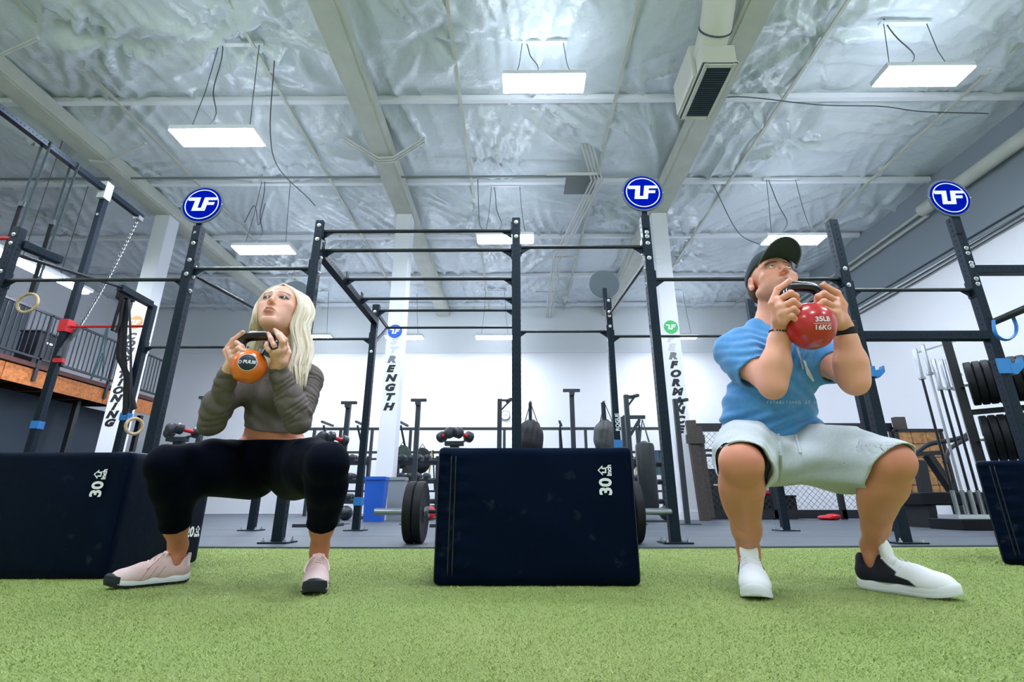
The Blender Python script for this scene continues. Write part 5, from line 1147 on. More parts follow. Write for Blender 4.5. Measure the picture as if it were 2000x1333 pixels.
disc_on_ball(t, 'badge_ring', .0365, WHITEP, .0006, .001); disc_on_ball(t, 'badge', .0335, BADGE, .0012, .001)
mb = MB(); add_text(mb, 'PULSE', o + ux * .007, ux, uy, .0165, shear=.2, bold=.0006, depth=.0003, warp=ball_warp(kc, .064, .0018)); mb.build('badge_letters', WHITEP, t)
mb = MB(); mb.v = [ball_warp(kc, .064, .002)(o - ux * .0245 + (ux * math.cos(a) + uy * math.sin(a)) * q) for q in (.0065, .0042) for a in np.linspace(0, 6.283, 17)[:-1]]; mb.f = [(k, (k + 1) % 16, 16 + (k + 1) % 16, 16 + k) for k in range(16)]; mb.m = [0] * 16; mb.build('badge_mark', WHITEP, t)
# ================================================================ PLYO BOXES, BARBELL
VINYL = mat('black_vinyl', (1, 5, 22), .5, noise=(3.0, (0, 2, 14), .3), bump=(28, .12, .01), spec=.20, tint=(.22, .45, 1.0))
def worn(m):                                       # scuffed pale patches worn into upward edges of the vinyl
    nt = m.node_tree; b = nt.nodes['Principled BSDF']; tc = [n for n in nt.nodes if n.type == 'TEX_COORD'][0]; base = b.inputs['Base Color'].links[0].from_socket
    n = nt.nodes.new('ShaderNodeTexNoise'); n.inputs['Scale'].default_value = 14; n.inputs['Detail'].default_value = 8; nt.links.new(tc.outputs['Object'], n.inputs['Vector'])
    r = nt.nodes.new('ShaderNodeValToRGB'); r.color_ramp.elements[0].position = .64; r.color_ramp.elements[1].position = .82; r.color_ramp.elements[0].color = (0, 0, 0, 1); r.color_ramp.elements[1].color = (.14, .14, .14, 1)
    mx = nt.nodes.new('ShaderNodeMix'); mx.data_type = 'RGBA'; mx.inputs['B'].default_value = lin((120, 128, 134)) + (1,); nt.links.new(n.outputs['Fac'], r.inputs['Fac']); nt.links.new(r.outputs['Color'], mx.inputs['Factor']); nt.links.new(base, mx.inputs['A']); nt.links.new(mx.outputs['Result'], b.inputs['Base Color'])
worn(VINYL)
SEAM = mat('vinyl_seam', (10, 18, 32), .5)
def soft_box(d, r, n=(40, 30, 30), sag=.012, wr=.003, seed=0):
    g = np.random.default_rng(seed); h = np.array(d) / 2; V = []; F = []
    ph = g.uniform(0, 6, 8)
    for ax in range(3):
        a, b = [q for q in range(3) if q != ax]
        for s in (-1, 1):
            o = len(V); na, nb = n[a], n[b]
            for i in range(na + 1):
                for j in range(nb + 1):
                    p = np.zeros(3); p[ax] = s * h[ax]; p[a] = (2 * i / na - 1) * h[a]; p[b] = (2 * j / nb - 1) * h[b]
                    c = np.clip(p, -(h - r), h - r); dd = p - c; L = np.linalg.norm(dd); p = c + dd / max(L, 1e-9) * r if L > 1e-9 else p
                    u, v, w = p / h; bow = (1 - u * u) * (1 - v * v) if ax == 2 else (1 - w * w) * (1 - (u if ax == 1 else v) ** 2)
                    if ax == 2 and s > 0: p[2] -= sag * (1 - u * u) * .8
                    elif ax != 2: p[ax] += s * .006 * bow
                    if ax == 1: p[1] += wr * math.sin(p[2] * 95 + ph[0]) * math.exp(-((u + .82) / .16) ** 2) + .4 * wr * math.sin(p[0] * 14 + p[2] * 22 + ph[1])
                    V.append(p)
            for i in range(na):
                for j in range(nb): k = o + i * (nb + 1) + j; F.append((k, k + nb + 1, k + nb + 2, k + 1))
    mb = MB(); mb.add(V, F); return mb
def plyo(x0, x1, y0, dy, z, label, seed, labels):
    t = thing('plyo_box', label, 'plyo box', ((x0 + x1) / 2, y0 + dy / 2, 0), 'foam plyo boxes'); mb = soft_box((x1 - x0, dy, z), .022, seed=seed); off = Vector(((x0 + x1) / 2, y0 + dy / 2, z / 2 + .001)); mb.v = [tuple(Vector(p) + off) for p in mb.v]
    mb.build('foam_body', VINYL, t, smooth='all')
    for xs in (x0 + .055, x0 + .072):
        pts = [(xs, y0 - .0035 + (.012 if k in (0, 18) else 0), .03 + (z - .05) * k / 18) for k in range(19)]; MB().tube(pts, .0035, 6).build('seam_piping', SEAM, t, smooth=True)
    mb = MB(); mb.add([(x0 + .012 + q * .040, y0 - .004 - .003 * math.sin(k * 2.1 + q), .03 + (z - .06) * k / 24) for k in range(25) for q in (0, .33, .66, 1)], [(4 * k + q, 4 * k + q + 1, 4 * k + q + 5, 4 * k + q + 4) for k in range(24) for q in range(3)]); mb.build('closure_flap', VINYL, t, smooth='all')
    for (o, ux, uy, n, sc) in labels: size_mark(t, Vector(o), Vector(ux), Vector(uy), n, sc)
    return t
ARROW = [(-.5, 0), (0, .5), (.5, 0), (.26, 0), (.26, -.36), (-.26, -.36), (-.26, 0)]; ARROWI = [(-.27, .10), (0, .36), (.27, .10), (.12, .10), (.12, -.22), (-.12, -.22), (-.12, .10)]
def size_mark(t, o, ux, uy, n, sc):
    nrm = ux.cross(uy); o = o + nrm * .002
    mb = MB(); add_text(mb, n, o - ux * .022 * sc, ux, uy, .066 * sc, bold=.0022 * sc, depth=.0006); mb.build('size_number', WHITEP, t)
    mb = MB(); add_text(mb, 'inch', o + ux * .040 * sc - uy * .015 * sc, ux, uy, .026 * sc, bold=.0012 * sc, depth=.0006); mb.build('unit_lettering', WHITEP, t)
    a = o + ux * .040 * sc + uy * .0105 * sc; k = .040 * sc; mb = MB(); N = 7
    mb.v = [tuple(a + ux * (p[0] * k) + uy * (p[1] * k) + nrm * .0006) for p in ARROW + ARROWI]; mb.f = [(i, (i + 1) % N, N + (i + 1) % N, N + i) for i in range(N)]; mb.m = [0] * N; mb.build('arrow_mark', WHITEP, t)
p = P(1183, 940, Y=2.03)
plyo(-.312, .466, 2.035, .61, .512, 'black foam plyo box marked 30 inch, between the two people', 1, [((p[0], 2.028, p[2]), (0, 0, 1), (-1, 0, 0), '30', 1.0)])
p = P(196, 946, Y=2.2)
plyo(-2.44, -1.672, 2.2, .63, .512, 'black foam plyo box marked 30 inch behind the woman', 2, [((p[0], 2.192, p[2]), (0, 0, 1), (-1, 0, 0), '30', 1.0), ((-1.663, 2.72, .155), (0, 1, 0), (0, 0, 1), '20', 1.0)])
rb = plyo(2.56, 3.32, 2.405, .61, .512, 'black foam plyo box cut off at the right frame edge', 3, []); rb.rotation_euler = (0, 0, R(-44))
# barbell on the floor behind the middle box
BYb = 4.02; BZ = FZ + .226
bar = thing('barbell', 'olympic barbell lying loaded on the floor behind the middle box', 'barbell', (.06, BYb, BZ))
MB().cyl((-.68, BYb, BZ), (.78, BYb, BZ), .0145, 16).build('shaft', mat('bar_dark', (44, 48, 54), .35, .8), bar, smooth=True)
for s, x in ((-1, -.68), (1, .78)):
    MB().lathe([(.0245, 0), (.0245, .40), (.020, .405)], (x, BYb, BZ), (s, 0, 0), 24).build('sleeve', CHROME, bar, smooth=True)
    MB().lathe([(.030, -.015), (.040, -.012), (.040, .008), (.030, .012)], (x, BYb, BZ), (s, 0, 0), 24).build('collar_ring', CHROME, bar, smooth=True)
def plate(x0, y, z, th, label, ax=(1, 0, 0), r=.225, group='bumper plates on the barbell', hub=True):
    t = thing('bumper_plate', label, 'weight plate', (x0, y, z), group)
    MB().lathe([(.028, 0), (.075, 0), (.078, .004), (.150, .004), (.165, 0), (r - .008, 0), (r, .008), (r, th - .008), (r - .008, th), (.165, th), (.150, th - .004), (.078, th - .004), (.075, th), (.028, th)], (x0, y, z), ax, 48).build('rubber_disc', RUBBER, t, smooth=True)
    if hub: MB().lathe([(.0255, -.002), (.034, -.002), (.034, th + .002), (.0255, th + .002)], (x0, y, z), ax, 24).build('steel_hub', ZINC, t, smooth=True)
    return t
plate(-.76, BYb, BZ, .062, 'inner black bumper plate on the left barbell end'); plate(-.83, BYb, BZ, .065, 'outer black bumper plate on the left barbell end')
plate(.80, BYb, BZ, .062, 'inner black bumper plate on the right barbell end, behind the box'); plate(.87, BYb, BZ, .065, 'outer black bumper plate on the right barbell end, behind the box')
# ---------------------------------------------------------------- print on the man's shirt, laid on the cloth
bpy.context.view_layer.update()
def decal(mb, pts_px, faces, off=.003):
    mb.add([tuple(surf(x, y, off)) for x, y in pts_px], faces)
def px_text(mb, s, x, y, size, rot=0.0, shear=0.0, bold=0.0, spread=1.0):
    v, f = text_mesh(s, size, shear, bold, 0.0); c, q = math.cos(rot), math.sin(rot)
    decal(mb, [(x + a * c * spread + b * q, y - b * c + a * q * spread) for a, b, _ in v], f)
PRINT = mat('shirt_print', (214, 222, 226), .85); mb = MB()
for (a, b, n) in (([(1553, 680), (1562, 676), (1570, 720), (1566, 722)], 1, 1), ([(1566, 702), (1573, 706), (1589, 742), (1586, 745), (1574, 730)], 1, 1)):
    k = len(a); c = (sum(p[0] for p in a) / k, sum(p[1] for p in a) / k); decal(mb, a + [c], [(i, (i + 1) % k, k) for i in range(k)], .006)
mb.build('print_motif', PRINT, MAN)
mb = MB()
for i, ch in enumerate('ESTABLISHED AT N'):
    if ch != ' ': px_text(mb, ch, 1499 + i * 6.15, 787 + .0 * i, 8.0, bold=.02)
mb.build('print_lettering', PRINT, MAN)
# ================================================================ EQUIPMENT ALONG THE BACK
IRON = mat('back_steel', (34, 44, 54), .45); RUBG = mat('dumbbell_rubber', (30, 36, 44), .4, coat=.2); REDH = mat('red_handle', (206, 36, 48), .4)
def zz(py, y, x=1000): return P(x, py, Y=y)[2]
# tall T-topped posts
def tpost(px, py, y, hw, label, turn=0.0, w=.07):
    p = P(px, py, Y=y); t = thing('tee_post', label, 'post', (p[0], y, FZ), 'tee-topped posts')
    MB().box((p[0], y, (FZ + p[2]) / 2), (w, w, p[2] - FZ)).build('upright', IRON, t, bevel=.004); MB().box((p[0], y, FZ + .006), (.3, .3, .012)).build('base_plate', IRON, t)
    d = Vector((math.cos(turn), math.sin(turn), 0)); c = Vector((p[0], y, p[2] - .01)) + (d * .16 if turn else Vector((0, 0, 0)))
    q = Vector((-d.y, d.x, 0)) if turn else d
    if turn: MB().bar(Vector((p[0], y, p[2] - .02)), c, .03, .03).build('arm', IRON, t); MB().bar(Vector((p[0], y, p[2] - .20)), c - Vector((0, 0, .02)), .025, .025).build('brace', IRON, t)
    MB().bar(c - q * hw, c + q * hw, .05, .045).build('cross_head', IRON, t, bevel=.004)
    if not turn: MB().prism([(-.035, -.02), (-.05, -.02), (-.035, -.10), (.035, -.10), (.05, -.02)], (p[0], y - .03, p[2]), (1, 0, 0), (0, 0, 1), .05).build('gusset', IRON, t)
    return t
for px, py, hw, lab in ((682, 786, .125, 'black tee-topped post right of the woman knee'), (818, 781, .125, 'black tee-topped post right of the STRENGTH column'), (1116, 762, .135, 'black tee-topped post between the two hanging bags'), (405, 776, .125, 'black tee-topped post left of the woman elbow')): tpost(px, py, 7.8, hw, lab)
for px, py, lab, tr in ((976, 780, 'side-arm post just left of the middle upright', .35), (1222, 772, 'side-arm post right of the ROGUE-lettered upright', .45), (1318, 780, 'side-arm post beside the PERFORMANCE column', .5)): tpost(px, py, 7.8, .11, lab, tr)
mb = MB(); z = zz(815, YB); add_text(mb, 'ROGUE', (BX[4] + W3 / 2 + .0015, YB - .0, z), (0, 0, 1), (0, 1, 0), .085, bold=.002, depth=.0006); v0 = mb
o = MB(); o.v = v0.v; o.f = v0.f; o.m = v0.m
up = [c for c in rig.children if c.name.startswith('upright') and abs((c.data.vertices[0].co.x + rig.location.x) - BX[4]) < .06 and abs(c.data.vertices[0].co.y + rig.location.y - YB) < .06]
p = P(1216, 825, Y=YB - W3 / 2 - .002); mb = MB(); add_text(mb, 'ROGUE', (BX[4] + .012, YB - W3 / 2 - .002, p[2]), (0, 0, 1), (-1, 0, 0), .062, bold=.0015, depth=.0006); mb.build('maker_lettering', WHITEP, up[0] if up else rig)
# long storage rig on the back wall
SY = 13.2
t = thing('storage_rig', 'long low black storage rig running along the back wall', 'storage rack', (-1, SY, FZ))
def X_(px, py, y): return P(px, py, Y=y)[0]
for py, h in ((838, .07), (884, .06), (897, .05), (960, .05)): MB().box(((X_(600, py, SY) + X_(1345, py, SY)) / 2, SY, zz(py, SY)), (X_(1345, py, SY) - X_(600, py, SY), .06, h)).build('rail', IRON, t)
for px in (610, 662, 724, 800, 985, 1095, 1145, 1247, 1340): MB().box((X_(px, 880, SY), SY, zz(838, SY) / 2 + FZ / 2), (.07, .07, zz(838, SY) - FZ)).build('upright', IRON, t)
for px in (650, 714, 796, 1097, 1247): 
    x = X_(px, 838, SY); MB().bar((x, SY, zz(832, SY)), (x - .1, SY - .55, zz(830, SY)), .05, .05).build('peg_arm', IRON, t); MB().bar((x, SY, zz(884, SY)), (x - .08, SY - .45, zz(836, SY)), .04, .04).build('brace', IRON, t)
# tiered dumbbell racks
def rack(x0, x1, y, label, tiers=(.35, .75, 1.12)):
    t = thing('dumbbell_rack', label, 'dumbbell rack', ((x0 + x1) / 2, y, FZ), 'dumbbell racks')
    for x in (x0, x1):
        MB().bar((x, y + .25, FZ), (x, y + .10, tiers[-1] + .12), .07, .05, (1, 0, 0)).build('side_leg', IRON, t); MB().box((x, y + .05, FZ + .03), (.08, .6, .06)).build('foot', IRON, t)
    for z in tiers: MB().box(((x0 + x1) / 2, y + .12, z), (x1 - x0, .28, .03), rx=-.25).build('shelf', IRON, t)
    return t
def dumbbell_proto(r=.065, red=False):
    t = thing('dumbbell', 'black round-headed dumbbell on a tiered rack', 'dumbbell', (0, 0, 0), 'dumbbells on the tiered racks')
    for s in (-1, 1): MB().lathe([(r * .7, -.045), (r, -.03), (r, .03), (r * .7, .045)], (0, s * .10, 0), (0, 1, 0), 10).build('head', RUBG, t, smooth=True)
    MB().cyl((0, -.06, 0), (0, .06, 0), .016, 8).build('handle', REDH if red else CHROME, t); return t
protos = [dumbbell_proto(), dumbbell_proto(red=True)]; first = [True, True]; kk = 0
for (pa, pb, y, lab) in ((640, 712, 10.4, 'dumbbell rack right of the woman knee, behind the blue bin'), (772, 850, 10.4, 'dumbbell rack between the STRENGTH column and the middle box'), (868, 1000, 11.2, 'dumbbell rack hidden behind the middle box'), (1205, 1300, 11.0, 'dumbbell rack behind the black punching bag')):
    x0, x1 = X_(pa, 950, y), X_(pb, 950, y); rack(x0, x1, y, lab)
    for ti, z in enumerate((.35, .75, 1.12)):
        n = int((x1 - x0 - .1) / .17)
        for k in range(n):
            i = 1 if (kk % 4 == 1) else 0; kk += 1; loc = (x0 + .1 + .17 * k, y + .10, z + .088)
            if first[i]: protos[i].location = loc; first[i] = False; d = protos[i]
            else: d = copy_tree(protos[i], loc)
            w = ['lowest', 'middle', 'top'][ti]; d['label'] = ('red' if i else 'black') + ' dumbbell, number ' + ('one two three four five six seven eight nine ten eleven twelve thirteen fourteen'.split()[k]) + ' on ' + w + ' tier, ' + lab.split(',')[0].replace('dumbbell ', '').replace('hidden ', '')
# dumbbells resting on V stands
def vstand(px, py, y, s, where):
    c = Vector(P(px, py, Y=y)); t = thing('dumbbell_stand', 'black stand with raised cradle ' + where, 'stand', (c.x, y, FZ), 'dumbbell stands')
    MB().box((c.x, y + .05, (FZ + c.z - .14) / 2), (.12, .10, c.z - .14 - FZ)).build('post', IRON, t, bevel=.006); MB().box((c.x, y, FZ + .02), (.5, .5, .04)).build('base', IRON, t); MB().box((c.x, y, c.z - .12), (.26, .12, .06)).build('cradle_block', IRON, t, bevel=.006)
    for q in (-1, 1):
        MB().bar((c.x + q * .05, y, c.z - .12), (c.x + q * .17, y, c.z - .075), .05, .02).build('cradle_arm', IRON, t)
        d = thing('dumbbell', ('left' if q < 0 else 'right') + ' red-handled round dumbbell on the stand ' + where, 'dumbbell', (c.x + q * .11, y, c.z), 'dumbbells on cradles')
        ax = Vector((q * .60, .78, -.16)).normalized(); o = Vector((c.x + q * .125, y, c.z))
        for e in (-1, 1): MB().lathe([(.055, -.045), (.076, -.03), (.076, .03), (.055, .045)], o + ax * (.108 * e), ax, 20).build('head', RUBG, d, smooth=True)
        MB().cyl(o - ax * .08, o + ax * .08, .028, 12).build('handle', REDH, d, smooth=True)
vstand(888, 850, 7.0, 1, 'above the middle box'); vstand(350, 842, 7.0, 1, 'above the woman knee'); vstand(642, 858, 7.0, 1, 'at the woman elbow')
# bins
BINB = mat('bin_blue', (24, 92, 196), .45); BING = mat('bin_grey', (150, 156, 160), .5)
def bin_(px0, px1, py, y, m, label):
    x0, x1 = P(px0, 980, Y=y)[0], P(px1, 980, Y=y)[0]; z1 = zz(py, y); c = (x0 + x1) / 2; w = x1 - x0; t = thing('waste_bin', label, 'bin', (c, y, FZ))
    mb = MB(); mb.v = [(c + sx * w / 2 * k, y + sy * w / 2 * k * .8, z) for z, k in ((FZ, .84), (z1 - .06, .98), (z1 - .06, 1.03), (z1, 1.03), (z1, .95), (z1 - .1, .92)) for sx, sy in ((-1, -1), (1, -1), (1, 1), (-1, 1))]
    mb.f = [(4 * i + k, 4 * i + (k + 1) % 4, 4 * i + 4 + (k + 1) % 4, 4 * i + 4 + k) for i in range(5) for k in range(4)] + [(3, 2, 1, 0), (20, 21, 22, 23)]; mb.m = [0] * len(mb.f); mb.build('body', m, t, bevel=.012)
    MB().box((c, y - w * .42, z1 - .03), (w * .9, .02, .05)).build('rim', m, t)
bin_(713, 753, 932, 9.0, BINB, 'blue waste bin beside the STRENGTH column'); bin_(757, 792, 933, 9.6, BING, 'grey waste bin right of the blue bin')
# hanging bags and the punching bag
def hang_bag(px, py0, py1, y, w, label, m):
    a = Vector(P(px, py0, Y=y)); z0 = zz(py1, y); t = thing('hanging_bag', label, 'bag', tuple(a), 'hanging bags')
    F = Field.uniform((a.x - .3, y - .22, z0 - .12), (a.x + .3, y + .2, a.z - .1), .011); zc = (z0 + a.z - .36) / 2
    F.ell((a.x, y, z0 + .10), (w, .14, .22), k=.05); F.ell((a.x, y, a.z - .42), (w * .78, .12, .17), k=.10); F.cap((a.x, y, a.z - .42), (a.x, y, z0 + .12), w * .72, k=.06); F.cap((a.x - w * .3, y, a.z - .34), (a.x + w * .35, y, a.z - .40), .06, k=.05)
    fold(F, lambda X, Y, Z: .006 * np.sin(X * 75 + 3 * np.sin(Z * 7)) + .003 * np.sin(Z * 30 + X * 12)); F.mesh('sack', m, t, 1)
    for dx in (-.09, .0, .10): MB().tube([(a.x, y - .02, a.z), (a.x + dx * .6, y - .05, a.z - .18), (a.x + dx * 1.3, y - .06, a.z - .40)], .011, 6, flat=.5).build('strap', NYLON, t)
    MB().tube([(a.x, y, a.z - .02), (a.x, y - .02, a.z + .03), (a.x, y + .05, a.z + .03)], .008, 6).build('hook', ZINC, t)
    pst = thing('bag_post', 'slim black post holding the ' + label.split(',')[0], 'post', (a.x, y + .1, FZ)); MB().box((a.x, y + .12, (a.z + .03 + FZ) / 2), (.05, .05, a.z + .03 - FZ)).build('upright', IRON, pst); MB().box((a.x, y + .06, a.z + .025), (.03, .12, .02)).build('hook_arm', IRON, pst); MB().box((a.x, y + .12, FZ + .01), (.3, .3, .02)).build('base_plate', IRON, pst)
BAGD = mat('bag_black', (34, 36, 42), .6, noise=(9, (20, 22, 28), .25)); BAGG = mat('bag_grey', (88, 92, 92), .55, noise=(9, (50, 54, 58), .25))
hang_bag(1036, 788, 876, 7.4, .19, 'black duffel bag right of the middle upright, hung by straps', BAGD); hang_bag(1180, 788, 876, 7.4, .185, 'grey drawstring bag left of the lettered upright, hung by straps', BAGG)
y = 9.0; a = P(1258, 862, Y=y); z0 = zz(1000, y)
t = thing('punching_bag', 'long black punching bag hanging right of the middle box', 'punching bag', a)
MB().lathe([(.02, 0), (.15, .03), (.165, .10), (.165, a[2] - .10 - z0), (.15, a[2] - .05 - z0), (.03, a[2] - z0)], (a[0], y, z0), (0, 0, 1), 24).build('bag_body', mat('leather_black', (26, 34, 40), .4, noise=(7, (18, 24, 30))), t, smooth=True)
zt = zz(820, y)
for k in range(4): an = k * 1.571 + .4; MB().tube([(a[0] + .13 * math.cos(an), y + .13 * math.sin(an), a[2] - .06), (a[0], y, zt)], .008, 6).build('chain_strap', CABLE, t)
hp = thing('bag_stand', 'black stand the punching bag hangs from', 'frame', (a[0] - .35, y, FZ)); MB().box((a[0] - .35, y, (zt + .05) / 2), (.08, .08, zt + .05 - FZ)).build('upright', IRON, hp); MB().bar((a[0] - .35, y, zt + .04), (a[0] + .05, y, zt + .04), .06, .06).build('arm', IRON, hp); MB().bar((a[0] - .35, y, zt - .45), (a[0] - .05, y, zt), .05, .05).build('brace', IRON, hp); MB().box((a[0] - .2, y, FZ + .015), (.8, .5, .03)).build('base', IRON, hp)
# suspension trainers and a clock
TRX = mat('strap_yellow', (206, 182, 60), .7)
for k, (px, lab) in enumerate(((903, 'yellow suspension trainer hanging left of the middle box'), (845, 'yellow suspension trainer beside the tee post'), (1243, 'yellow suspension trainer beside the punching bag'))):
    a = P(px, 880, Y=SY - .12); t = thing('suspension_trainer', lab, 'strap', a, 'suspension trainers'); b = zz(960, SY)
    for s in (-1, 1): MB().bar((a[0] + .01 * s, a[1], a[2]), (a[0] + .10 * s, a[1], b), .035, .006, (0, 1, 0)).build('strap', TRX if s < 0 else NYLON, t); MB().cyl((a[0] + .1 * s - .07, a[1], b), (a[0] + .1 * s + .07, a[1], b), .02, 8).build('grip', BLACKP, t)
a = P(987, 812, Y=BACK - .02); t = thing('wall_clock', 'small round white clock on the back wall', 'clock', a); MB().lathe([(.16, 0), (.16, .03), (.14, .035)], a, (0, -1, 0), 28).build('rim', GREYT, t); MB().lathe([(.14, .036), (.14, .04)], a, (0, -1, 0), 28).build('face', WHITE, t); MB().box((a[0], a[1] - .043, a[2] + .04), (.012, .004, .09)).build('hand', LETTER, t); MB().box((a[0] + .03, a[1] - .043, a[2]), (.07, .004, .012)).build('hand', LETTER, t)
# ---------------------------------------------------------------- chain-link cage on the right
CYg = 10.3; ZT = zz(836, CYg)
cg = thing('chain_link_cage', 'black-framed chain-link cage behind the man', 'cage', (5.6, CYg, FZ)); WIRE = mat('fence_wire', (70, 74, 78), .5)
xa, xb = X_(1358, 920, CYg), X_(1760, 920, CYg)
for z in (ZT, FZ + .1): MB().box(((xa + xb) / 2, CYg, z), (xb - xa, .09, .16 if z > 1 else .16)).build('rail', RAIL, cg)
for z in (zz(880, CYg), zz(890, CYg)): MB().box((xa + .55, CYg + .05, z), (1.1, .05, .05)).build('rail', RAIL, cg)
xs_ = [xa, xa + (xb - xa) * .36, xa + (xb - xa) * .68, xb]
for x in xs_: MB().box((x, CYg, ZT / 2), (.09, .09, ZT - FZ)).build('post', RAIL, cg)
for i in range(3):
    mb = MB(); x0, x1, z0, z1 = xs_[i] + .05, xs_[i + 1] - .05, .2, ZT - .08; H = z1 - z0; s = .085
    k = -H
    while k < x1 - x0:
        for sg in (1, -1):
            t0, t1 = max(0, -k), min(H, x1 - x0 - k)
            if t1 > t0:
                a_, b_ = (x0 + k + t0, t0), (x0 + k + t1, t1); f = (lambda p: (p[0], CYg, z0 + p[1])) if sg > 0 else (lambda p: (p[0], CYg + .006, z1 - p[1])); mb.tube([f(a_), f(b_)], .004, 3)
        k += s * 1.4
    stuff(mb.build('chain_link', WIRE, cg))
WOODD = mat('post_dark_wood', (74, 66, 62), .7, noise=(20, (58, 52, 50)))
p = thing('timber_post', 'weathered dark timber post leaning at the left end of the cage', 'post', (X_(1366, 1000, 9.5), 9.5, FZ)); a = Vector(P(1348, 822, Y=9.5)); b = Vector((P(1376, 1005, Y=9.5)[0], 9.5, FZ))
MB().bar(b, a, .17, .12, (0, 1, 0)).build('plank', WOODD, p, bevel=.006); MB().bar(b + Vector((.14, .05, .05)), a + Vector((.16, .05, -.1)), .10, .08, (0, 1, 0)).build('batten', WOODD, p); MB().box((lerp(b, a, .8)[0] + .02, 9.43, lerp(b, a, .8)[2]), (.34, .05, .16)).build('cleat', WOODD, p)
q = P(1752, 816, Y=CYg - .12); p = thing('timber_post', 'short brown timber post at the right end of the cage', 'post', (q[0], CYg - .12, FZ)); MB().box((q[0], CYg - .14, (q[2] + FZ) / 2), (.20, .12, q[2] - FZ)).build('plank', WOODD, p)
for px, w, h, lab, m in ((1392, .5, .95, 'black equipment case standing inside the cage', BLACKP), (1500, .9, .42, 'low black storage chest inside the cage', RUBBER)):
    x = X_(px, 960, CYg + .7); t = thing('equipment_case', lab, 'case', (x, CYg + .7, FZ)); MB().box((x, CYg + .7, FZ + h / 2), (w, .45, h)).build('shell', m, t, bevel=.03); MB().box((x, CYg + .7, FZ + h + .02), (w * 1.02, .46, .04)).build('lid', m, t, bevel=.01); MB().box((x, CYg + .46, FZ + h * .7), (.12, .02, .03)).build('latch', ZINC, t)
for px, lab in ((1500, 'red cloth folded on the low chest'), (1612, 'red cloth lying on the floor at the cage foot')):
    yo = 0 if px < 1600 else -.95; x = X_(px, 960, CYg + .5 + yo); z = FZ + .50 if px < 1600 else FZ + .045; F = Field.uniform((x - .26, CYg + .35 + yo, z - .08), (x + .26, CYg + .75 + yo, z + .14), .012); F.ell((x, CYg + .55 + yo, z), (.2, .13, .045)); F.ell((x + .06, CYg + .5 + yo, z + .03), (.12, .09, .035), k=.03); fold(F, lambda X, Y, Z: .008 * np.sin(X * 50 + Y * 30)); t = thing('folded_cloth', lab, 'cloth', (x, CYg + .55 + yo, z)); F.mesh('cloth', REDP, t, 1)
# OSB board in a black frame
y = 8.6; z0, z1 = zz(976, y), zz(842, y); xa, xb = X_(1762, 900, y), X_(1850, 900, y)
t = thing('framed_board', 'pale OSB board in black frame behind the barbells', 'board', ((xa + xb) / 2, y, z0))
n = 5
for i in range(3):
    for j in range(n): MB().box((xa + (xb - xa) * (i + .5) / 3, y, z0 + (z1 - z0) * (j + .5) / n), ((xb - xa) / 3 - .012, .02, (z1 - z0) / n - .012)).build('osb_panel', OSBL, t)
MB().box(((xa + xb) / 2, y + .02, (z0 + z1) / 2), (xb - xa, .02, z1 - z0)).build('backing', TIMBER, t)
for z in (z0, z1): MB().box(((xa + xb) / 2, y - .01, z), (xb - xa + .08, .05, .045)).build('frame_rail', RAIL, t)
for x in (xa, xb): MB().box((x, y - .01, (z0 + z1) / 2), (.045, .05, z1 - z0)).build('frame_stile', RAIL, t)
for x in (xa, xb): MB().box((x, y + .03, z0 / 2 + FZ / 2), (.05, .05, z0 - FZ)).build('foot', RAIL, t)
# curved black battle-bike style frame in front of the board
t = thing('exercise_machine', 'black exercise machine frame with curved arms before the board', 'exercise machine', (X_(1840, 950, 7.6), 7.6, FZ))
pp = lambda px, py, y=7.6: P(px, py, Y=y)
MB().tube([tuple(q) for q in smooth_pts([pp(1790, 884), pp(1815, 868), pp(1850, 862), pp(1880, 855), pp(1895, 845)])], .035, 8).build('curved_arm', RAIL, t, smooth=True)
MB().tube([tuple(q) for q in smooth_pts([pp(1845, 905, 7.5), pp(1855, 878, 7.5), pp(1880, 862, 7.5), pp(1905, 850, 7.5)])], .03, 8).build('curved_arm', RAIL, t, smooth=True)
MB().bar(pp(1785, 888), pp(1835, 885), .08, .06).build('beam', RAIL, t); MB().bar(pp(1812, 890), pp(1860, 960), .12, .08).build('diagonal_leg', RAIL, t); MB().bar(pp(1795, 900), (pp(1808, 975)[0], 7.6, FZ), .14, .1).build('front_leg', RAIL, t); MB().box((pp(1835, 980)[0], 7.6, FZ + .05), (1.1, .5, .1)).build('base', RAIL, t)
MB().bar(pp(1860, 960), (pp(1870, 990)[0], 7.6, FZ + .05), .1, .08).build('rear_leg', RAIL, t)
# long low bench under the bars
x0, x1, y = X_(1775, 985, 6.9), X_(1935, 985, 6.9), 6.9; t = thing('low_platform', 'long low black platform under the upright barbells', 'platform', ((x0 + x1) / 2, y, FZ)); MB().box(((x0 + x1) / 2, y, .36), (x1 - x0, .5, .16)).build('deck', RUBBER, t, bevel=.02)
for x in (x0 + .12, x1 - .12): MB().box((x, y, .15), (.09, .4, .27)).build('leg', RAIL, t)
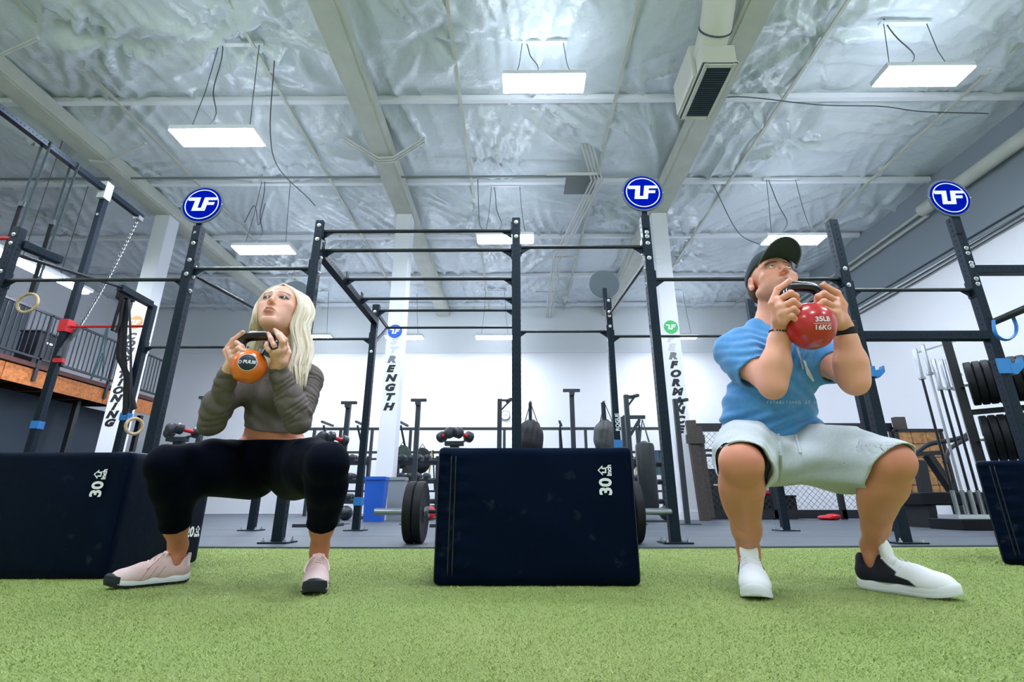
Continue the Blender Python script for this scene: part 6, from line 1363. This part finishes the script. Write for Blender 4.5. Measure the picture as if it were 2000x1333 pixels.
# upright barbells in a floor holder
by = 6.25; t = thing('bar_holder', 'black floor holder for the upright barbells', 'bar holder', (X_(1880, 1000, by), by, FZ)); hx0, hx1 = X_(1845, 985, by), X_(1925, 985, by); MB().box(((hx0 + hx1) / 2, by, FZ + .06), (hx1 - hx0 + .1, .5, .12)).build('base', RUBBER, t, bevel=.01); MB().box(((hx0 + hx1) / 2, by, FZ + .14), (hx1 - hx0, .3, .05)).build('top_plate', ZINC, t)
for k, (px, py, dark) in enumerate(((1786, 682, 1), (1801, 674, 0), (1822, 702, 1), (1837, 702, 1), (1850, 702, 0), (1856, 676, 1))):
    a = P(px, py, Y=by + .05 * (k % 2)); yy = a[1]; zb = FZ + .17; L = a[2] - zb
    t = thing('upright_barbell', ['first', 'second', 'third', 'fourth', 'fifth', 'sixth'][k] + ' barbell from the left in the row standing upright', 'barbell', (a[0], yy, zb), 'upright barbells')
    MB().cyl((a[0], yy, zb), (a[0], yy, a[2] - .38), .015, 10).build('shaft', mat('bar_shaft_%d' % dark, (52, 56, 62) if dark else (190, 194, 198), .3, .8) if ('bar_shaft_%d' % dark) not in MATS else MATS['bar_shaft_%d' % dark], t, smooth=True)
    MB().lathe([(.0245, 0), (.0245, .37), (.02, .38)], (a[0], yy, a[2] - .38), (0, 0, 1), 16).build('sleeve', CHROME, t, smooth=True); MB().lathe([(.025, -.03), (.038, -.028), (.038, .0), (.03, .006)], (a[0], yy, a[2] - .38), (0, 0, 1), 16).build('collar_ring', CHROME, t, smooth=True)
    MB().lathe([(.0245, 0), (.0245, .3)], (a[0], yy, zb - .03), (0, 0, 1), 14).build('lower_sleeve', CHROME, t, smooth=True)
a = P(1790, 690, Y=by + .2); b = P(1905, 655, Y=by + .2); tag(MB().tube([a, b], .012, 8).build('wall_rod', ZINC, at=a, smooth=True), 'thin grey rod slanting above the upright barbells', 'rod')
# plate storage rack at the right edge, turned to face the room
o = Vector((P(1880, 740, Y=5.1)[0], 5.1, 0)); dv = Vector((.75, -.66, 0)).normalized(); nv = Vector((-dv.y, dv.x, 0)); Lr = .98
t = thing('plate_rack', 'black plate storage rack behind the right logo upright', 'plate rack', (o.x, o.y, FZ))
rows = [P(1930, 738, Y=4.8)[2], P(1930, 850, Y=4.8)[2]]
for u in (-.04, Lr + .03):
    a = o + dv * u + nv * .10; MB().bar(a + Vector((0, 0, FZ)), a + Vector((0, 0, 2.0)), .08, .08, dv).build('upright', RAIL, t, bevel=.004); MB().bar(a - nv * .42 + Vector((0, 0, FZ + .03)), a + nv * .35 + Vector((0, 0, FZ + .03)), .09, .06).build('foot', RAIL, t)
for z in rows:
    MB().cyl(o + dv * 0 + Vector((0, 0, z)), o + dv * Lr + Vector((0, 0, z)), .024, 12).build('peg_bar', ZINC, t)
    for u in (-.02, Lr + .01): MB().bar(o + dv * u + Vector((0, 0, z)), o + dv * u + nv * .10 + Vector((0, 0, z)), .03, .05).build('peg_bracket', RAIL, t)
    MB().bar(o + nv * .12 + Vector((0, 0, z - .275)), o + dv * Lr + nv * .12 + Vector((0, 0, z - .275)), .05, .05).build('cross_rail', RAIL, t)
for u in (.3, .62): MB().bar(o + dv * u + nv * .12 + Vector((0, 0, rows[0] - .28)), o + dv * u + nv * .12 + Vector((0, 0, rows[1] + .2)), .06, .05, dv).build('divider', RAIL, t)
for r, z in enumerate(rows):
    for k in range(14 if r == 0 else 13):
        q = o + dv * (.03 + .066 * k); plate(q.x, q.y, z, .060, ['upper', 'lower'][r] + ' row of the right plate rack, plate %s from the left' % 'one two three four five six seven eight nine ten eleven twelve thirteen fourteen'.split()[k], ax=dv, group='plates on the right rack', hub=False)
# backpacks, balls and a low white cabinet between the columns and the middle box
def backpack(px, py, y, label, m, s=1.0):
    c = Vector(P(px, py, Y=y)); t = thing('backpack', label, 'backpack', tuple(c), 'gear on the back rig'); F = Field.uniform(c - Vector((.3, .3, .4)), c + Vector((.3, .3, .4)), .012)
    F.ell(c, (.17 * s, .12 * s, .24 * s), k=.03); F.ell(c + Vector((0, -.09, -.08)) * s, (.12 * s, .07 * s, .11 * s), k=.03); fold(F, lambda X, Y, Z: .005 * np.sin(X * 50 + Z * 30)); F.mesh('pack_body', m, t, 1)
    MB().tube([c + Vector((-.06, -.02, .21)) * s, c + Vector((0, -.02, .31)) * s, c + Vector((.06, -.02, .21)) * s], .012, 6).build('top_loop', NYLON, t); MB().box(c + Vector((0, -.155, -.02)) * s, (.16 * s, .012, .02 * s)).build('pale_stripe', WHITEP, t)
PKG = mat('pack_green', (48, 66, 62), .75); PKB = mat('pack_black', (18, 22, 30), .75)
backpack(786, 893, 13.05, 'dark green backpack hanging beside the STRENGTH column', PKG, 1.25); backpack(800, 925, 13.03, 'black backpack hung low beside the STRENGTH column', PKB, 1.2); backpack(824, 900, 13.03, 'black backpack hanging behind the tee-topped post', PKB, 1.35); backpack(1225, 905, 13.03, 'black backpack hanging left of the punching bag', PKB, 1.2)
for px, py, lab, m in ((872, 905, 'blue and white jersey hanging on the back rig', BLUEJ), (1290, 905, 'teal towel hanging right of the punching bag', MATS['teal_rubber'])):
    c = Vector(P(px, py, Y=13.14)); t = thing('hanging_cloth', lab, 'cloth', tuple(c)); mb = MB(); n = 9
    mb.add([(c.x + .34 * (i / (n - 1) - .5), c.y + .03 * math.sin(i * 1.9) + d_, c.z + .30 * (1 - 2 * j) ) for d_ in (0, .008) for j in (0, 1) for i in range(n)], [(i, i + 1, n + i + 1, n + i) for i in range(n - 1)] + [(2 * n + i, 3 * n + i, 3 * n + i + 1, 2 * n + i + 1) for i in range(n - 1)]); mb.build('cloth', m, t, smooth=True); MB().box((c.x, c.y, c.z + .31), (.36, .03, .02)).build('hanger', IRON, t)
for k, (px, py) in enumerate(((655, 990), (676, 992), (1222, 990), (1300, 992), (838, 992))):
    y = 9.7; x = X_(px, py, y); t = thing('medicine_ball', ['red ball on the floor behind the woman knee', 'black ball beside the red one behind the woman knee', 'red ball on the floor left of the punching bag', 'black ball on the floor right of the punching bag', 'red ball on the floor left of the middle box'][k], 'ball', (x, y, FZ), 'medicine balls'); MB().ball((x, y, FZ + .13), .13, 20, 14).build('ball_skin', RUBG if k in (1, 3) else REDH, t, smooth='all'); MB().tube([(x + .1305 * math.cos(a), y + .1305 * math.sin(a), FZ + .13) for a in np.linspace(0, 6.283, 25)[:-1]], .004, 5, True).build('seam', RAIL, t)
x0, x1 = X_(823, 985, 10.9), X_(1000, 985, 10.9); t = thing('low_cabinet', 'low white cabinet on the floor left of the middle box', 'cabinet', ((x0 + x1) / 2, 10.9, FZ)); MB().box(((x0 + x1) / 2, 10.75, FZ + .14), (x1 - x0, .2, .26)).build('carcass', WHITE, t, bevel=.005)
for k in range(3): MB().box((x0 + (x1 - x0) * (k + .5) / 3, 10.64, FZ + .14), ((x1 - x0) / 3 - .03, .02, .22)).build('door', WHITE, t)
